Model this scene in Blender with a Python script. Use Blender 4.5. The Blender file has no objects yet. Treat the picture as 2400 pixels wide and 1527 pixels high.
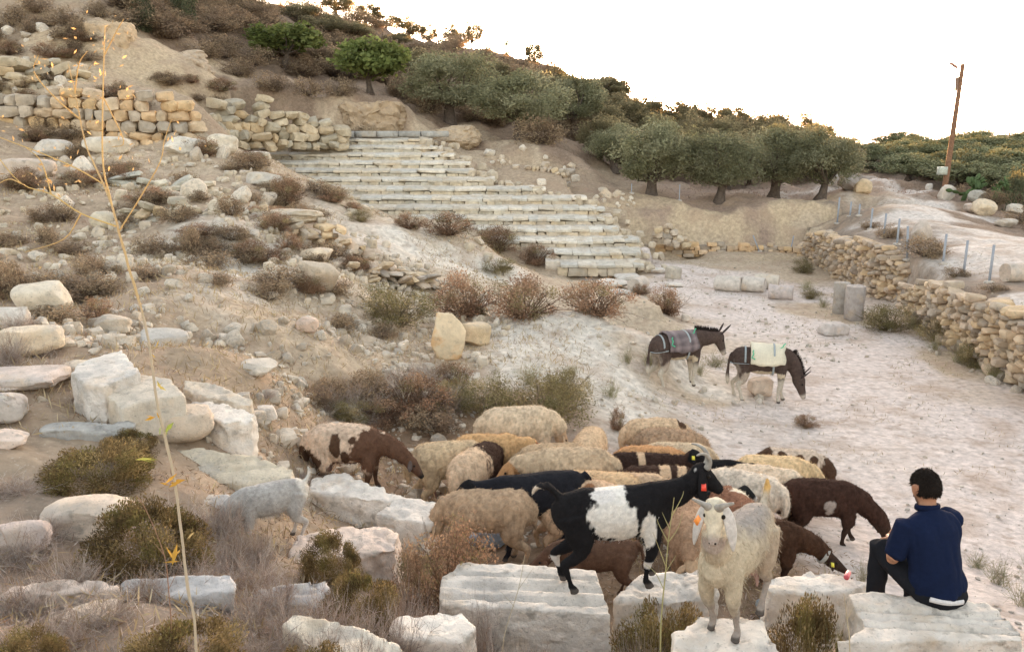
import bpy, bmesh, math, random
import numpy as np
from mathutils import Vector, Matrix, Quaternion
C = bpy.context.scene
COL = C.collection
R = math.radians
# ---------------------------------------------------------------- camera, sky, sun, exposure
F, CX, CY, CAMZ, YH = 2078.0, 1200.0, 763.5, 5.4, 300.0
PITCH = math.atan((CY - YH) / F)
cam_d = bpy.data.cameras.new('camera')
cam = bpy.data.objects.new('camera', cam_d); COL.objects.link(cam)
cam.location = (0, 0, CAMZ)
cam.rotation_euler = (math.pi / 2 - PITCH, 0, 0)
cam_d.sensor_width = 36; cam_d.lens = 36 * F / 2400
cam_d.clip_start = 0.05; cam_d.clip_end = 3000
C.camera = cam
SUN_EL, SUN_AZ = R(3.3), R(7.6)
w = bpy.data.worlds.new('World'); C.world = w; w.use_nodes = True
nt = w.node_tree; nt.nodes.clear()
sky = nt.nodes.new('ShaderNodeTexSky'); sky.sky_type = 'NISHITA'; sky.sun_disc = False
sky.sun_elevation = SUN_EL; sky.sun_rotation = SUN_AZ
sky.altitude = 400; sky.air_density = 1.0; sky.dust_density = 2.5; sky.ozone_density = 0.6
tint = nt.nodes.new('ShaderNodeMix'); tint.data_type = 'RGBA'; tint.blend_type = 'MULTIPLY'
tint.inputs['Factor'].default_value = 1.0
tint.inputs['B'].default_value = (1.0, 0.945, 0.93, 1)
bg = nt.nodes.new('ShaderNodeBackground'); bg.inputs['Strength'].default_value = 0.15
out = nt.nodes.new('ShaderNodeOutputWorld')
hs = nt.nodes.new('ShaderNodeHueSaturation'); hs.inputs['Saturation'].default_value = 0.55
nt.links.new(sky.outputs[0], hs.inputs['Color']); nt.links.new(hs.outputs[0], tint.inputs['A'])
nt.links.new(tint.outputs['Result'], bg.inputs['Color'])
nt.links.new(bg.outputs[0], out.inputs[0])
sd = bpy.data.lights.new('sun', 'SUN'); sun = bpy.data.objects.new('sun', sd); COL.objects.link(sun)
sd.energy = 4.0; sd.angle = R(0.6); sd.color = (1.0, 0.48, 0.13)
sun.rotation_euler = Vector((-math.sin(SUN_AZ) * math.cos(SUN_EL), -math.cos(SUN_AZ) * math.cos(SUN_EL), -math.sin(SUN_EL))).to_track_quat('-Z', 'Y').to_euler()
C.view_settings.view_transform = 'Standard'; C.view_settings.look = 'None'
C.view_settings.gamma = 1; C.view_settings.use_curve_mapping = False
C.view_settings.exposure = 3.32
# ---------------------------------------------------------------- pixel <-> world
cp, sp = math.cos(PITCH), math.sin(PITCH)
def ray(px, py):
    a = (px - CX) / F; b = (CY - py) / F
    return np.array([a, cp + b * sp, -sp + b * cp])
def P(px, py, Y):
    d = ray(px, py); return np.array([0, 0, CAMZ]) + d * (Y / d[1])
def Pz(px, py, z):
    d = ray(px, py); return np.array([0, 0, CAMZ]) + d * ((z - CAMZ) / d[2])
def proj(p):
    x, y, z = p[0], p[1], p[2] - CAMZ
    f = y * cp - z * sp; u = y * sp + z * cp
    return CX + F * x / f, CY - F * u / f
def pxm(Y, z=1.0):                       # photograph pixels per metre there
    return F / (Y * cp + (CAMZ - z) * sp)
# ---------------------------------------------------------------- noise
def _h(ix, iy, iz, s):
    n = (ix * 374761393 + iy * 668265263 + iz * 2147483647 + s * 974634777) & 0xffffffff
    n = ((n ^ (n >> 13)) * 1274126177) & 0xffffffff
    n = ((n ^ (n >> 16)) * 2246822519) & 0xffffffff
    return ((n ^ (n >> 15)) & 0xffffff) / float(0xffffff) * 2 - 1
def vnoise(p, s=0):
    p = np.asarray(p, float); i = np.floor(p).astype(np.int64); f = p - i
    f = f * f * f * (f * (f * 6 - 15) + 10)
    r = 0
    for dx in (0, 1):
        for dy in (0, 1):
            for dz in (0, 1):
                wgt = (f[:, 0] if dx else 1 - f[:, 0]) * (f[:, 1] if dy else 1 - f[:, 1]) * (f[:, 2] if dz else 1 - f[:, 2])
                r = r + wgt * _h(i[:, 0] + dx, i[:, 1] + dy, i[:, 2] + dz, s)
    return r
def fbm(p, sc=1.0, o=4, s=0, g=0.5):
    p = np.asarray(p, float) * sc; r = 0; a = 1.0
    for k in range(o):
        r = r + a * vnoise(p + k * 17.3, s + k); p = p * 2.03; a *= g
    return r
def sst(a, b, x):
    t = np.clip((x - a) / (b - a), 0, 1); return t * t * (3 - 2 * t)
# ---------------------------------------------------------------- mesh helpers
def mesh_np(name, V, F4=None, F3=None, col=None, smooth=False):
    V = np.asarray(V, np.float32)
    f4 = np.asarray(F4 if F4 is not None else np.zeros((0, 4)), np.int32).reshape(-1, 4)
    f3 = np.asarray(F3 if F3 is not None else np.zeros((0, 3)), np.int32).reshape(-1, 3)
    me = bpy.data.meshes.new(name)
    me.vertices.add(len(V)); me.vertices.foreach_set('co', V.ravel())
    me.loops.add(f4.size + f3.size)
    me.loops.foreach_set('vertex_index', np.concatenate([f4.ravel(), f3.ravel()]))
    me.polygons.add(len(f4) + len(f3))
    st = np.concatenate([np.arange(len(f4)) * 4, f4.size + np.arange(len(f3)) * 3]).astype(np.int32)
    me.polygons.foreach_set('loop_start', st)
    if smooth: me.polygons.foreach_set('use_smooth', np.ones(len(st), bool))
    me.update(calc_edges=True); me.validate()
    if col is not None: set_col(me, col)
    return me
def set_col(me, col):
    col = np.asarray(col, np.float32)
    if col.shape[1] == 3: col = np.hstack([col, np.ones((len(col), 1), np.float32)])
    a = me.color_attributes.new('Col', 'FLOAT_COLOR', 'POINT')
    a.data.foreach_set('color', col.ravel())
def link(name, me, mat=None, parent=None, loc=None):
    o = bpy.data.objects.new(name, me); COL.objects.link(o)
    if mat is not None and me is not None:
        me.materials.clear(); me.materials.append(mat)
    if parent is not None: o.parent = parent
    if loc is not None: o.location = [float(v) for v in loc]
    return o
def tag(o, label, cat, group=None, kind=None):
    if label: o['label'] = label
    if cat: o['category'] = cat
    if group: o['group'] = group
    if kind: o['kind'] = kind
    return o
def empty(name, loc=(0, 0, 0), rz=0.0, sc=1.0):
    o = bpy.data.objects.new(name, None); COL.objects.link(o); o.empty_display_size = 0.2
    o.location = [float(v) for v in loc]; o.rotation_euler = (0, 0, rz); o.scale = (sc, sc, sc)
    return o
def dup(root, loc, rz=0.0, sc=1.0, label=None, group=None, tilt=(0, 0)):
    r = root.copy(); COL.objects.link(r)
    r.location = [float(v) for v in loc]; r.rotation_euler = (tilt[0], tilt[1], rz)
    r.scale = (sc, sc, sc) if not hasattr(sc, '__len__') else sc
    if label: r['label'] = label
    if group: r['group'] = group
    for ch in list(root.children):
        c = ch.copy(); COL.objects.link(c); c.parent = r
        for g in ch.children:
            d = g.copy(); COL.objects.link(d); d.parent = c
    return r
class Soup:
    def __init__(s): s.V = []; s.Q = []; s.T = []; s.C = []; s.n = 0
    def add(s, V, Q=None, T=None, col=(1, 1, 1)):
        V = np.asarray(V, float)
        if Q is not None and len(Q): s.Q.append(np.asarray(Q) + s.n)
        if T is not None and len(T): s.T.append(np.asarray(T) + s.n)
        c = np.asarray(col, float)
        if c.ndim == 1: c = np.tile(c, (len(V), 1))
        s.V.append(V); s.C.append(c); s.n += len(V)
    def mesh(s, name, smooth=False):
        return mesh_np(name, np.vstack(s.V), np.vstack(s.Q) if s.Q else None, np.vstack(s.T) if s.T else None, np.vstack(s.C), smooth)
def rot(yaw=0, pitch=0, roll=0):
    return np.array(Matrix.Rotation(yaw, 3, 'Z') @ Matrix.Rotation(pitch, 3, 'Y') @ Matrix.Rotation(roll, 3, 'X'))
def cat_pts(p, k=3):                        # smooth a polyline (Catmull-Rom)
    p = np.asarray(p, float); q = np.vstack([2 * p[0] - p[1], p, 2 * p[-1] - p[-2]]); o = []
    for i in range(1, len(q) - 2):
        for j in range(k):
            t = j / k; a, b, c, d = q[i - 1], q[i], q[i + 1], q[i + 2]
            o.append(.5 * (2 * b + (c - a) * t + (2 * a - 5 * b + 4 * c - d) * t * t + (3 * b - a - 3 * c + d) * t ** 3))
    o.append(p[-1]); return np.array(o)
# cube grid template
_cg = {}
def cube_grid(n):
    if n in _cg: return _cg[n]
    bm = bmesh.new(); bmesh.ops.create_cube(bm, size=2)
    if n > 1: bmesh.ops.subdivide_edges(bm, edges=bm.edges[:], cuts=n - 1, use_grid_fill=True)
    V = np.array([v.co[:] for v in bm.verts]); Q = np.array([[v.index for v in f.verts] for f in bm.faces]); bm.free()
    _cg[n] = (V, Q); return V, Q
def rock_np(seed, n=8, ex=5.0, cuts=5, cutd=(0.72, 0.95), rough=0.05, fine=0.0):
    """unit rock (half extents about 1) with flat broken faces"""
    rg = np.random.RandomState(seed); V, Q = cube_grid(n); V = V.copy()
    V = np.sign(V) * np.abs(V) ** 1.0
    L = (np.abs(V) ** ex).sum(1) ** (1 / ex); V = V / L[:, None]
    for k in range(cuts):
        d = rg.normal(size=3); d /= np.linalg.norm(d)
        lim = rg.uniform(*cutd) * (np.abs(d).sum() ** 0.35)
        e = V @ d - lim; V = V - np.where(e > 0, e * 0.92, 0)[:, None] * d
    off = rg.uniform(0, 100, 3)
    N = np.stack([fbm(V + off + 31 * k, 1.6, 4, seed + k) for k in range(3)], 1)
    V = V + N * rough
    if fine:
        V = V + np.stack([fbm(V + off + 71 * k, 7, 2, seed + 9 + k) for k in range(3)], 1) * fine
    return V, Q
# ---------------------------------------------------------------- materials
def mat(name, rough=0.9, col=None, noise=(8, 0.25), bump=(30, 0.3, 0.02), ramp=None, spec=0.2, transl=0.0, attr=True, spots=None, rnd=0.0):
    m = bpy.data.materials.new(name); m.use_nodes = True; t = m.node_tree; N = t.nodes; L = t.links
    b = N['Principled BSDF']; b.inputs['Roughness'].default_value = rough
    b.inputs['Specular IOR Level'].default_value = spec
    tc = N.new('ShaderNodeTexCoord')
    if attr:
        a = N.new('ShaderNodeAttribute'); a.attribute_name = 'Col'; c = a.outputs['Color']
    else:
        a = N.new('ShaderNodeRGB'); a.outputs[0].default_value = (*col, 1); c = a.outputs[0]
    if noise:
        nz = N.new('ShaderNodeTexNoise'); nz.inputs['Scale'].default_value = noise[0]; nz.inputs['Detail'].default_value = 6
        nz.inputs['Roughness'].default_value = 0.65
        L.new(tc.outputs['Object'], nz.inputs['Vector'])
        mr = N.new('ShaderNodeMapRange'); mr.inputs['From Min'].default_value = 0.3; mr.inputs['From Max'].default_value = 0.7
        mr.inputs['To Min'].default_value = 1 - noise[1]; mr.inputs['To Max'].default_value = 1 + noise[1]
        L.new(nz.outputs['Fac'], mr.inputs['Value'])
        mx = N.new('ShaderNodeMix'); mx.data_type = 'RGBA'; mx.blend_type = 'MULTIPLY'; mx.inputs['Factor'].default_value = 1
        L.new(c, mx.inputs['A']); L.new(mr.outputs[0], mx.inputs['B']); c = mx.outputs['Result']
    for sp_ in (spots or []):            # (scale, threshold, softness, colour, strength, offset)
        n2 = N.new('ShaderNodeTexNoise'); n2.inputs['Scale'].default_value = sp_[0]; n2.inputs['Detail'].default_value = 5
        n2.inputs['Roughness'].default_value = 0.6
        mp = N.new('ShaderNodeMapping'); mp.inputs['Location'].default_value = (sp_[5], sp_[5] * 2, sp_[5] * 3)
        if rnd:
            oi = N.new('ShaderNodeObjectInfo'); ad = N.new('ShaderNodeVectorMath'); ad.operation = 'ADD'
            mu = N.new('ShaderNodeMath'); mu.operation = 'MULTIPLY'; mu.inputs[1].default_value = 40
            L.new(oi.outputs['Random'], mu.inputs[0]); L.new(tc.outputs['Object'], ad.inputs[0]); L.new(mu.outputs[0], ad.inputs[1])
            L.new(ad.outputs[0], mp.inputs['Vector'])
        else: L.new(tc.outputs['Object'], mp.inputs['Vector'])
        L.new(mp.outputs[0], n2.inputs['Vector'])
        m2 = N.new('ShaderNodeMapRange'); m2.inputs['From Min'].default_value = sp_[1]; m2.inputs['From Max'].default_value = sp_[1] + sp_[2]
        m2.inputs['To Max'].default_value = sp_[4]
        L.new(n2.outputs['Fac'], m2.inputs['Value'])
        x2 = N.new('ShaderNodeMix'); x2.data_type = 'RGBA'; L.new(m2.outputs[0], x2.inputs['Factor'])
        L.new(c, x2.inputs['A']); x2.inputs['B'].default_value = (*sp_[3], 1); c = x2.outputs['Result']
    if rnd:
        oi = N.new('ShaderNodeObjectInfo'); mr = N.new('ShaderNodeMapRange'); L.new(oi.outputs['Random'], mr.inputs['Value'])
        mr.inputs['To Min'].default_value = 1 - rnd; mr.inputs['To Max'].default_value = 1 + rnd
        mx = N.new('ShaderNodeMix'); mx.data_type = 'RGBA'; mx.blend_type = 'MULTIPLY'; mx.inputs['Factor'].default_value = 1
        L.new(c, mx.inputs['A']); L.new(mr.outputs[0], mx.inputs['B']); c = mx.outputs['Result']
    L.new(c, b.inputs['Base Color'])
    if bump:
        nb = N.new('ShaderNodeTexNoise'); nb.inputs['Scale'].default_value = bump[0]; nb.inputs['Detail'].default_value = 6
        nb.inputs['Roughness'].default_value = 0.7
        L.new(tc.outputs['Object'], nb.inputs['Vector'])
        bu = N.new('ShaderNodeBump'); bu.inputs['Strength'].default_value = bump[1]; bu.inputs['Distance'].default_value = bump[2]
        L.new(nb.outputs['Fac'], bu.inputs['Height']); L.new(bu.outputs[0], b.inputs['Normal'])
    if transl:
        tr = N.new('ShaderNodeBsdfTranslucent'); L.new(c, tr.inputs['Color'])
        ms = N.new('ShaderNodeMixShader'); ms.inputs[0].default_value = transl
        L.new(b.outputs[0], ms.inputs[1]); L.new(tr.outputs[0], ms.inputs[2]); L.new(ms.outputs[0], N['Material Output'].inputs[0])
    return m
M_GROUND = mat('dry_earth', 0.95, noise=(7, 0.3), bump=(13, 0.48, 0.06), spots=[(0.9, 0.50, 0.14, (0.36, 0.255, 0.18), 0.5, 3.0), (3.6, 0.56, 0.09, (0.29, 0.21, 0.15), 0.45, 6.0), (24, 0.60, 0.06, (0.66, 0.60, 0.53), 0.28, 9.0), (11, 0.62, 0.05, (0.20, 0.15, 0.11), 0.35, 5.0)])
M_STONE = mat('limestone', 0.85, noise=(5, 0.22), bump=(26, 0.9, 0.03), rnd=0.10,
              spots=[(2.6, 0.54, 0.16, (0.62, 0.46, 0.30), 0.5, 2.0), (1.7, 0.52, 0.16, (0.40, 0.375, 0.35), 0.6, 5.0), (7, 0.58, 0.09, (0.28, 0.25, 0.21), 0.55, 7.0), (38, 0.62, 0.05, (0.20, 0.17, 0.14), 0.5, 11.0)])
M_GREYST = mat('lichened_stone', 0.9, noise=(6, 0.3), bump=(20, 0.6, 0.03), rnd=0.08,
               spots=[(5, 0.55, 0.1, (0.20, 0.19, 0.17), 0.7, 2.0), (9, 0.6, 0.06, (0.62, 0.58, 0.5), 0.6, 4.0), (14, 0.62, 0.05, (0.42, 0.27, 0.10), 0.5, 8.0)])
M_MASON = mat('masonry', 0.9, noise=(4, 0.25), bump=(12, 0.6, 0.04), spots=[(1.4, 0.52, 0.14, (0.47, 0.35, 0.22), 0.4, 2.0), (6, 0.6, 0.08, (0.23, 0.20, 0.17), 0.5, 7.0)])
M_LEAF = mat('leaves', 0.75, noise=None, bump=None, transl=0.4, spec=0.15, rnd=0.14)
M_LEAFD = mat('shaded_leaves', 0.8, noise=None, bump=None, transl=0.12, spec=0.1, rnd=0.22)  # leaf copy, translucency cut in place of missing hill shade
M_LEAFT = mat('rim_glow_leaves', 0.75, noise=None, bump=None, transl=0.65, spec=0.15, rnd=0.12)  # leaf copy, translucency raised so far crowns glow against the sun
M_DRY = mat('dry_stems', 0.9, noise=None, bump=None, transl=0.15, spec=0.1, rnd=0.12)
M_BARK = mat('bark', 0.95, noise=(9, 0.35), bump=(18, 0.9, 0.05))
M_COAT = mat('coat', 0.95, noise=(26, 0.22), bump=(60, 0.5, 0.02), spec=0.1)
M_HAIR = mat('hair', 0.9, noise=None, bump=None, transl=0.1, spec=0.15)
M_HORN = mat('horn', 0.6, noise=(30, 0.3), bump=(50, 0.5, 0.01))
M_CLOTH = mat('cloth', 0.95, noise=(40, 0.12), bump=(120, 0.25, 0.004), spec=0.1)
M_SKIN = mat('skin', 0.6, noise=(30, 0.08), bump=(80, 0.15, 0.003), spec=0.35)
M_METAL = mat('galvanised_steel', 0.5, noise=(12, 0.2), bump=(40, 0.2, 0.005), spec=0.5)
M_PLAST = mat('plastic', 0.35, noise=(10, 0.1), bump=(10, 0.3, 0.02), spec=0.5)
# ---------------------------------------------------------------- terrain
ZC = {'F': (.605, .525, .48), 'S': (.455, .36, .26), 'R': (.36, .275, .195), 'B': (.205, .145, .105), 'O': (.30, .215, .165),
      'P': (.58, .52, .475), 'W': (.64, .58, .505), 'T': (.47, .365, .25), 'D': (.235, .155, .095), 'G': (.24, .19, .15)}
ctl = []                                   # x, Y, z, zone
def cw(Y, zone, *xz):
    for x, z in xz: ctl.append((x, Y, z, zone))
cw(-10, 'R', (-14, 6.5), (0, 6.0), (14, 5.5))
cw(0, 'R', (-9, 4.2), (-4, 3.85), (0, 3.7), (4, 3.5), (10, 3.0))
cw(3, 'R', (-6, 3.1), (-2, 2.75), (1, 2.55), (4, 2.45))
cw(4.7, 'G', (-4, 2.62), (-2.2, 2.45), (-0.5, 2.2), (1, 1.95), (2.2, 1.75), (4, 1.75), (7, 1.5))
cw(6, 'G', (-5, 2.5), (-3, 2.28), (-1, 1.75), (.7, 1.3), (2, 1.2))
cw(6, 'S', (3.4, 1.25), (6, 0.9))
cw(8, 'R', (-6.5, 2.65), (-4, 2.35), (-2.4, 1.8))
cw(8, 'D', (-1, 1.12), (.7, .95), (2.4, .85))
cw(8, 'F', (4, .62), (6.5, .45))
cw(10, 'R', (-6, 2.75), (-3.8, 2.42))
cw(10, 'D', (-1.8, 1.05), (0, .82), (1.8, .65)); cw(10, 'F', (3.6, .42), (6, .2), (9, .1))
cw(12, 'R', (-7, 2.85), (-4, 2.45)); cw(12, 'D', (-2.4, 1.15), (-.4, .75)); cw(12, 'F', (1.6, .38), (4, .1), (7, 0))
def cpx(zone, *l):
    for px, py, Y in l:
        p = P(px, py, Y); ctl.append((p[0], p[1], p[2], zone))
def cz0(zone, *l):
    for px, py in l:
        p = Pz(px, py, 0.0); ctl.append((p[0], p[1], 0.0, zone))
cz0('F', (1700, 960), (1950, 930), (2200, 960), (2100, 850), (1800, 850), (1950, 780), (2150, 800), (1800, 750), (2400, 1000), (1640, 760))
cz0('F', (1600, 660), (1720, 690), (1550, 645), (1480, 650), (1900, 690)); cz0('S', (1700, 610), (1850, 640), (1850, 600), (1560, 610), (1420, 660), (2050, 750), (2250, 850))
cpx('R', (300, 750, 13), (60, 760, 13), (500, 860, 12.2), (300, 640, 16), (60, 640, 16.5), (200, 540, 20), (20, 520, 20.5), (700, 900, 12.6))
cpx('S', (500, 640, 16.5), (560, 540, 19.5), (700, 640, 18), (680, 720, 16), (760, 560, 22), (850, 610, 22), (620, 800, 13.8), (900, 640, 21.5))
cpx('R', (600, 470, 25), (300, 460, 24), (100, 440, 25), (0, 405, 27), (700, 500, 25.5))
cpx('S', (800, 820, 14.6), (900, 860, 15), (1000, 780, 18), (1070, 720, 20.5), (930, 740, 18.4), (1100, 850, 16.2), (1180, 700, 22.5))
cpx('D', (850, 940, 13.4), (950, 960, 13.4), (1050, 950, 14), (1250, 930, 14.8))
cpx('W', (600, 575, 19.3), (655, 650, 17.6), (640, 720, 15.6), (560, 640, 17.6), (520, 560, 19.3)); cpx('W', (950, 560, 25.5), (1050, 590, 25.8), (1120, 635, 25.2)); cpx('S', (1220, 690, 24.5), (1300, 660, 28), (1380, 660, 30), (1250, 640, 28.5), (1100, 560, 28))
cpx('S', (900, 510, 29.5), (800, 470, 29.5), (720, 420, 31), (620, 375, 33.5), (480, 380, 30.5), (300, 360, 31))
cpx('W', (1350, 728, 19.4), (1260, 760, 18.4), (1430, 765, 18.8), (1500, 850, 17.6), (1330, 850, 16.8), (1480, 920, 16.2), (1530, 800, 18.6), (1230, 830, 16.8)); cw(22.5, 'S', (.4, .75), (1.6, .45), (2.8, .2), (4, .02)); cw(21, 'S', (3.6, .1))
cpx('S', (1580, 900, 17.3), (1560, 730, 23.5), (1500, 700, 25))
# below the seating
for k in range(0, 14, 3):
    Yk = 33 + .93 * k; zk = .345 * k - .12
    for px in ((1150, 1330, 1480) if k < 4 else (900, 1100, 1350) if k < 8 else (680, 850, 1050)): 
        ctl.append(((px - CX) / F * (Yk + 1) * 1.0, Yk, zk, 'S'))
cpx('S', (700, 344, 46.5), (980, 346, 46.8), (1090, 350, 47), (1210, 348, 47.5), (1310, 352, 47), (560, 342, 44))
cpx('R', (1330, 400, 46), (1200, 430, 44.5), (1390, 455, 44), (1360, 370, 49), (1450, 470, 41.5), (1440, 560, 38.5))
cpx('T', (1480, 500, 40.8), (1600, 500, 40.6), (1560, 545, 39.5), (1660, 545, 39.4), (1760, 540, 39.4), (1860, 535, 39.4), (1930, 540, 39.2), (1700, 510, 40.2), (1820, 505, 40.2), (1920, 500, 40.2)); cz0('S', (1530, 592), (1640, 590))
cpx('O', (1480, 462, 44), (1600, 470, 43), (1750, 475, 42.5), (1900, 470, 43.5), (1700, 448, 50), (1900, 440, 50), (1560, 430, 52))
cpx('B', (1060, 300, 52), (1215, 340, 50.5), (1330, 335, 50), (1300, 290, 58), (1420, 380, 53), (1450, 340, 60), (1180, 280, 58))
cpx('R', (800, 340, 47.2), (800, 245, 48.2), (930, 250, 49), (930, 340, 48), (700, 325, 45.5), (700, 215, 48), (560, 300, 44), (560, 230, 46), (1000, 300, 49.5))
cpx('R', (460, 330, 36.5), (420, 215, 38.2), (300, 330, 35.5), (300, 225, 37.5), (100, 320, 34.5), (100, 225, 37), (0, 320, 33.5), (0, 200, 38))
cpx('T', (120, 160, 41), (250, 175, 41.5), (250, 60, 44), (150, 60, 45), (310, 180, 42.5), (470, 190, 44))
cpx('R', (0, 100, 43), (0, 0, 48), (150, 0, 50), (330, 90, 47)); cpx('T', (440, 150, 46.5)); cpx('B', (380, 100, 49), (430, 60, 54), (520, 190, 46), (600, 210, 47), (560, 240, 44.5), (700, 200, 49.5), (760, 225, 49.5), (340, 20, 52), (640, 240, 46.5))
cpx('B', (420, 0, 60), (600, 10, 70), (560, 150, 54), (650, 180, 52), (760, 200, 54), (880, 225, 52), (760, 120, 64), (700, 40, 72))
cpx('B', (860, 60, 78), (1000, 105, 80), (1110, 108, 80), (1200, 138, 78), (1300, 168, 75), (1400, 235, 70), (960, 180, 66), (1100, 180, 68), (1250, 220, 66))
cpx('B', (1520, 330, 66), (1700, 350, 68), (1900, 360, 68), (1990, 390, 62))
cw(110, 'B', (-90, 15), (-50, 11), (-20, 9), (5, 4), (30, 2.0), (60, 2.0), (95, 2.0)); cw(200, 'B', (-150, 6), (-60, 0), (0, -4), (60, -5), (150, -5)); cw(420, 'B', (-300, -6), (0, -14), (300, -14))
cw(60, 'B', (-48, 15.5)); cw(42, 'R', (-34, 11.5)); cw(28, 'R', (-24, 6.5)); cw(16, 'R', (-15, 3.6))
cw(85, 'B', (-40, 18.0), (-60, 21), (-24, 16))
TZ = [(2050, 420, 52), (2110, 445, 45), (2150, 480, 38), (2300, 600, 26), (2400, 640, 23.5), (2400, 560, 30), (1990, 440, 47)]
cpx('P', *TZ); cpx('P', (2250, 540, 31), (2200, 500, 36), (2250, 580, 28))
cpx('G', (2050, 540, 33.0), (2150, 620, 26.5), (2010, 500, 37.5), (2350, 680, 21.5))
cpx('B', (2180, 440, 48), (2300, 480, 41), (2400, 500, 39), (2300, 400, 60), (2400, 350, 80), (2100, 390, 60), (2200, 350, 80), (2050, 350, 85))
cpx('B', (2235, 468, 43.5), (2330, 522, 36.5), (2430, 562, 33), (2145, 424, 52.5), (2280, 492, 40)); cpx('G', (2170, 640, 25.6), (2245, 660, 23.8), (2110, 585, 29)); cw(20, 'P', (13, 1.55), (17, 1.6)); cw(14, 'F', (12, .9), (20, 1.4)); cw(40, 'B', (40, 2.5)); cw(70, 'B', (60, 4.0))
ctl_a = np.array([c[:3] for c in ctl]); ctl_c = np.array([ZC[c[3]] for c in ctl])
# the right wall: everything right of it is the upper terrace and must not be smeared over the floor
WALL = [(2620, 1010), (2400, 905), (2300, 850), (2150, 745), (2050, 690), (1960, 640), (1885, 592)]
wall_pts = np.array([Pz(a, b, 0.0)[:2] for a, b in WALL]); wall_pts[0] = wall_pts[1] + (wall_pts[1] - wall_pts[2]) * 1.6
LX = [(330, 548), (350, 560), (380, 648), (430, 745), (465, 800), (490, 868), (510, 960), (522, 1090), (560, 1165), (590, 1290), (640, 1330)]
RX = [(345, 992), (372, 1062), (395, 1085), (425, 1150), (438, 1220), (455, 1325), (490, 1392), (520, 1425), (550, 1452), (575, 1476), (600, 1482), (640, 1496)]
EPS = 0.6
def _k(r2): return np.sqrt(r2 + EPS)
def fit(pts):
    n = len(pts); d = ((pts[:, None, :2] - pts[None, :, :2]) ** 2).sum(2)
    A = np.zeros((n + 3, n + 3)); A[:n, :n] = _k(d) - 0.02 * np.eye(n)
    A[:n, n] = 1; A[:n, n + 1:] = pts[:, :2]; A[n, :n] = 1; A[n + 1:, :n] = pts[:, :2].T
    return np.linalg.solve(A, np.concatenate([pts[:, 2], np.zeros(3)]))
def wall_side(x, y):                        # > 0 right of / behind the wall (metres)
    best = np.full(np.shape(x), 1e9); sg = np.zeros(np.shape(x))
    ext = np.vstack([wall_pts])
    for a, b in zip(ext[:-1], ext[1:]):
        ab = b - a; L = np.hypot(*ab); t = np.clip(((x - a[0]) * ab[0] + (y - a[1]) * ab[1]) / L ** 2, 0, 1)
        dx = x - a[0] - t * ab[0]; dy = y - a[1] - t * ab[1]; d = np.hypot(dx, dy)
        s = (x - a[0]) * ab[1] - (y - a[1]) * ab[0]
        m = d < best; best = np.where(m, d, best); sg = np.where(m, np.sign(s), sg)
    return best * sg
_right = wall_side(ctl_a[:, 0], ctl_a[:, 1]) > 0
_far = ctl_a[:, 1] > 38
ptsL = ctl_a[~_right | _far]; ptsR = ctl_a[_right | (_far & (ctl_a[:, 0] > 3))]
wL = fit(ptsL); wR = fit(ptsR)
def rbf(w_, pts, x, y):
    r = w_[len(pts)] + w_[len(pts) + 1] * x + w_[len(pts) + 2] * y
    for i in range(len(pts)):
        r = r + w_[i] * _k((x - pts[i, 0]) ** 2 + (y - pts[i, 1]) ** 2)
    return r
EDGE = [P(1400, 452, 42.0), P(1480, 470, 41.0), P(1700, 486, 40.4), P(1960, 490, 40.0), P(2010, 520, 38.2)]
def terrain(x, y, detail=True):
    x = np.asarray(x, float); y = np.asarray(y, float)
    zl = rbf(wL, ptsL, x, y); zr = rbf(wR, ptsR, x, y)
    sd_ = wall_side(x, y)
    rt = sst(0.10, 0.45, sd_) * (y < 39.6)
    # arena floor is flat in front of the back bank
    fl = sst(9.5, 12.5, y + 0.9 * x - 4) * sst(2.5, 5.0, x - 0.03 * (y - 16)) * (y < 39.5)
    z = zl * (1 - 0.75 * fl * (np.abs(zl) < 0.6))
    bank = sst(39.35, 41.0, y + 0.25 * fbm(np.stack([x, y, x * 0], -1).reshape(-1, 3), 0.6, 2, 5).reshape(x.shape))
    zb = np.where((y > 38) & (y < 50), np.maximum(zl, 1.75 * sst(50, 46, y) - 9 * sst(46, 50, y)), zl)
    z = np.where(x > 4.5, np.where(y > 37.5, zl * (1 - sst(4.5, 6.5, x)) + sst(4.5, 6.5, x) * (np.minimum(zl, .12) * (1 - bank) + zb * bank), z), z)
    z = z * (1 - rt) + zr * rt
    py_ = CY - F * (((CAMZ - z) * -1) * cp + y * sp) / (y * cp + (CAMZ - z) * sp); px_ = CX + F * x / (y * cp + (CAMZ - z) * sp)
    cut = (.345 * np.clip((y - 33.2) / .93, 0, 14) - .30)
    lxx = np.interp(py_, [q[0] for q in LX], [q[1] for q in LX]); rxx = np.interp(py_, [q[0] for q in RX], [q[1] for q in RX])
    inn = sst(-12, 14, px_ - lxx) * sst(-8, 14, rxx - px_) * (y > 32.4) * (y < 47)
    z = np.where(z > cut, z * (1 - inn) + cut * inn, z)
    z = np.where((inn > .5), np.maximum(z, cut - .1), z)
    if detail:
        p = np.stack([x.ravel(), y.ravel(), 0 * x.ravel()], 1)
        slope = np.clip((z.ravel() - 0.25) / 1.2, 0, 1)
        far = np.clip((p[:, 1] - 15) / 40, 0, 1)
        amp = 0.02 + slope * (0.07 + 0.22 * far) * (1 - 0.7 * (rt.ravel() > .5))
        n = fbm(p, 0.55, 5, 1, 0.55); n2 = fbm(p, 2.6, 3, 8)
        amp = amp * (1 - .85 * inn.ravel()); n2 = n2 * (1 - .8 * inn.ravel())
        z = z + (n * amp + n2 * (0.012 + 0.03 * slope * (1 - .6 * (rt.ravel() > .5)))).reshape(x.shape)
    return z
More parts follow.
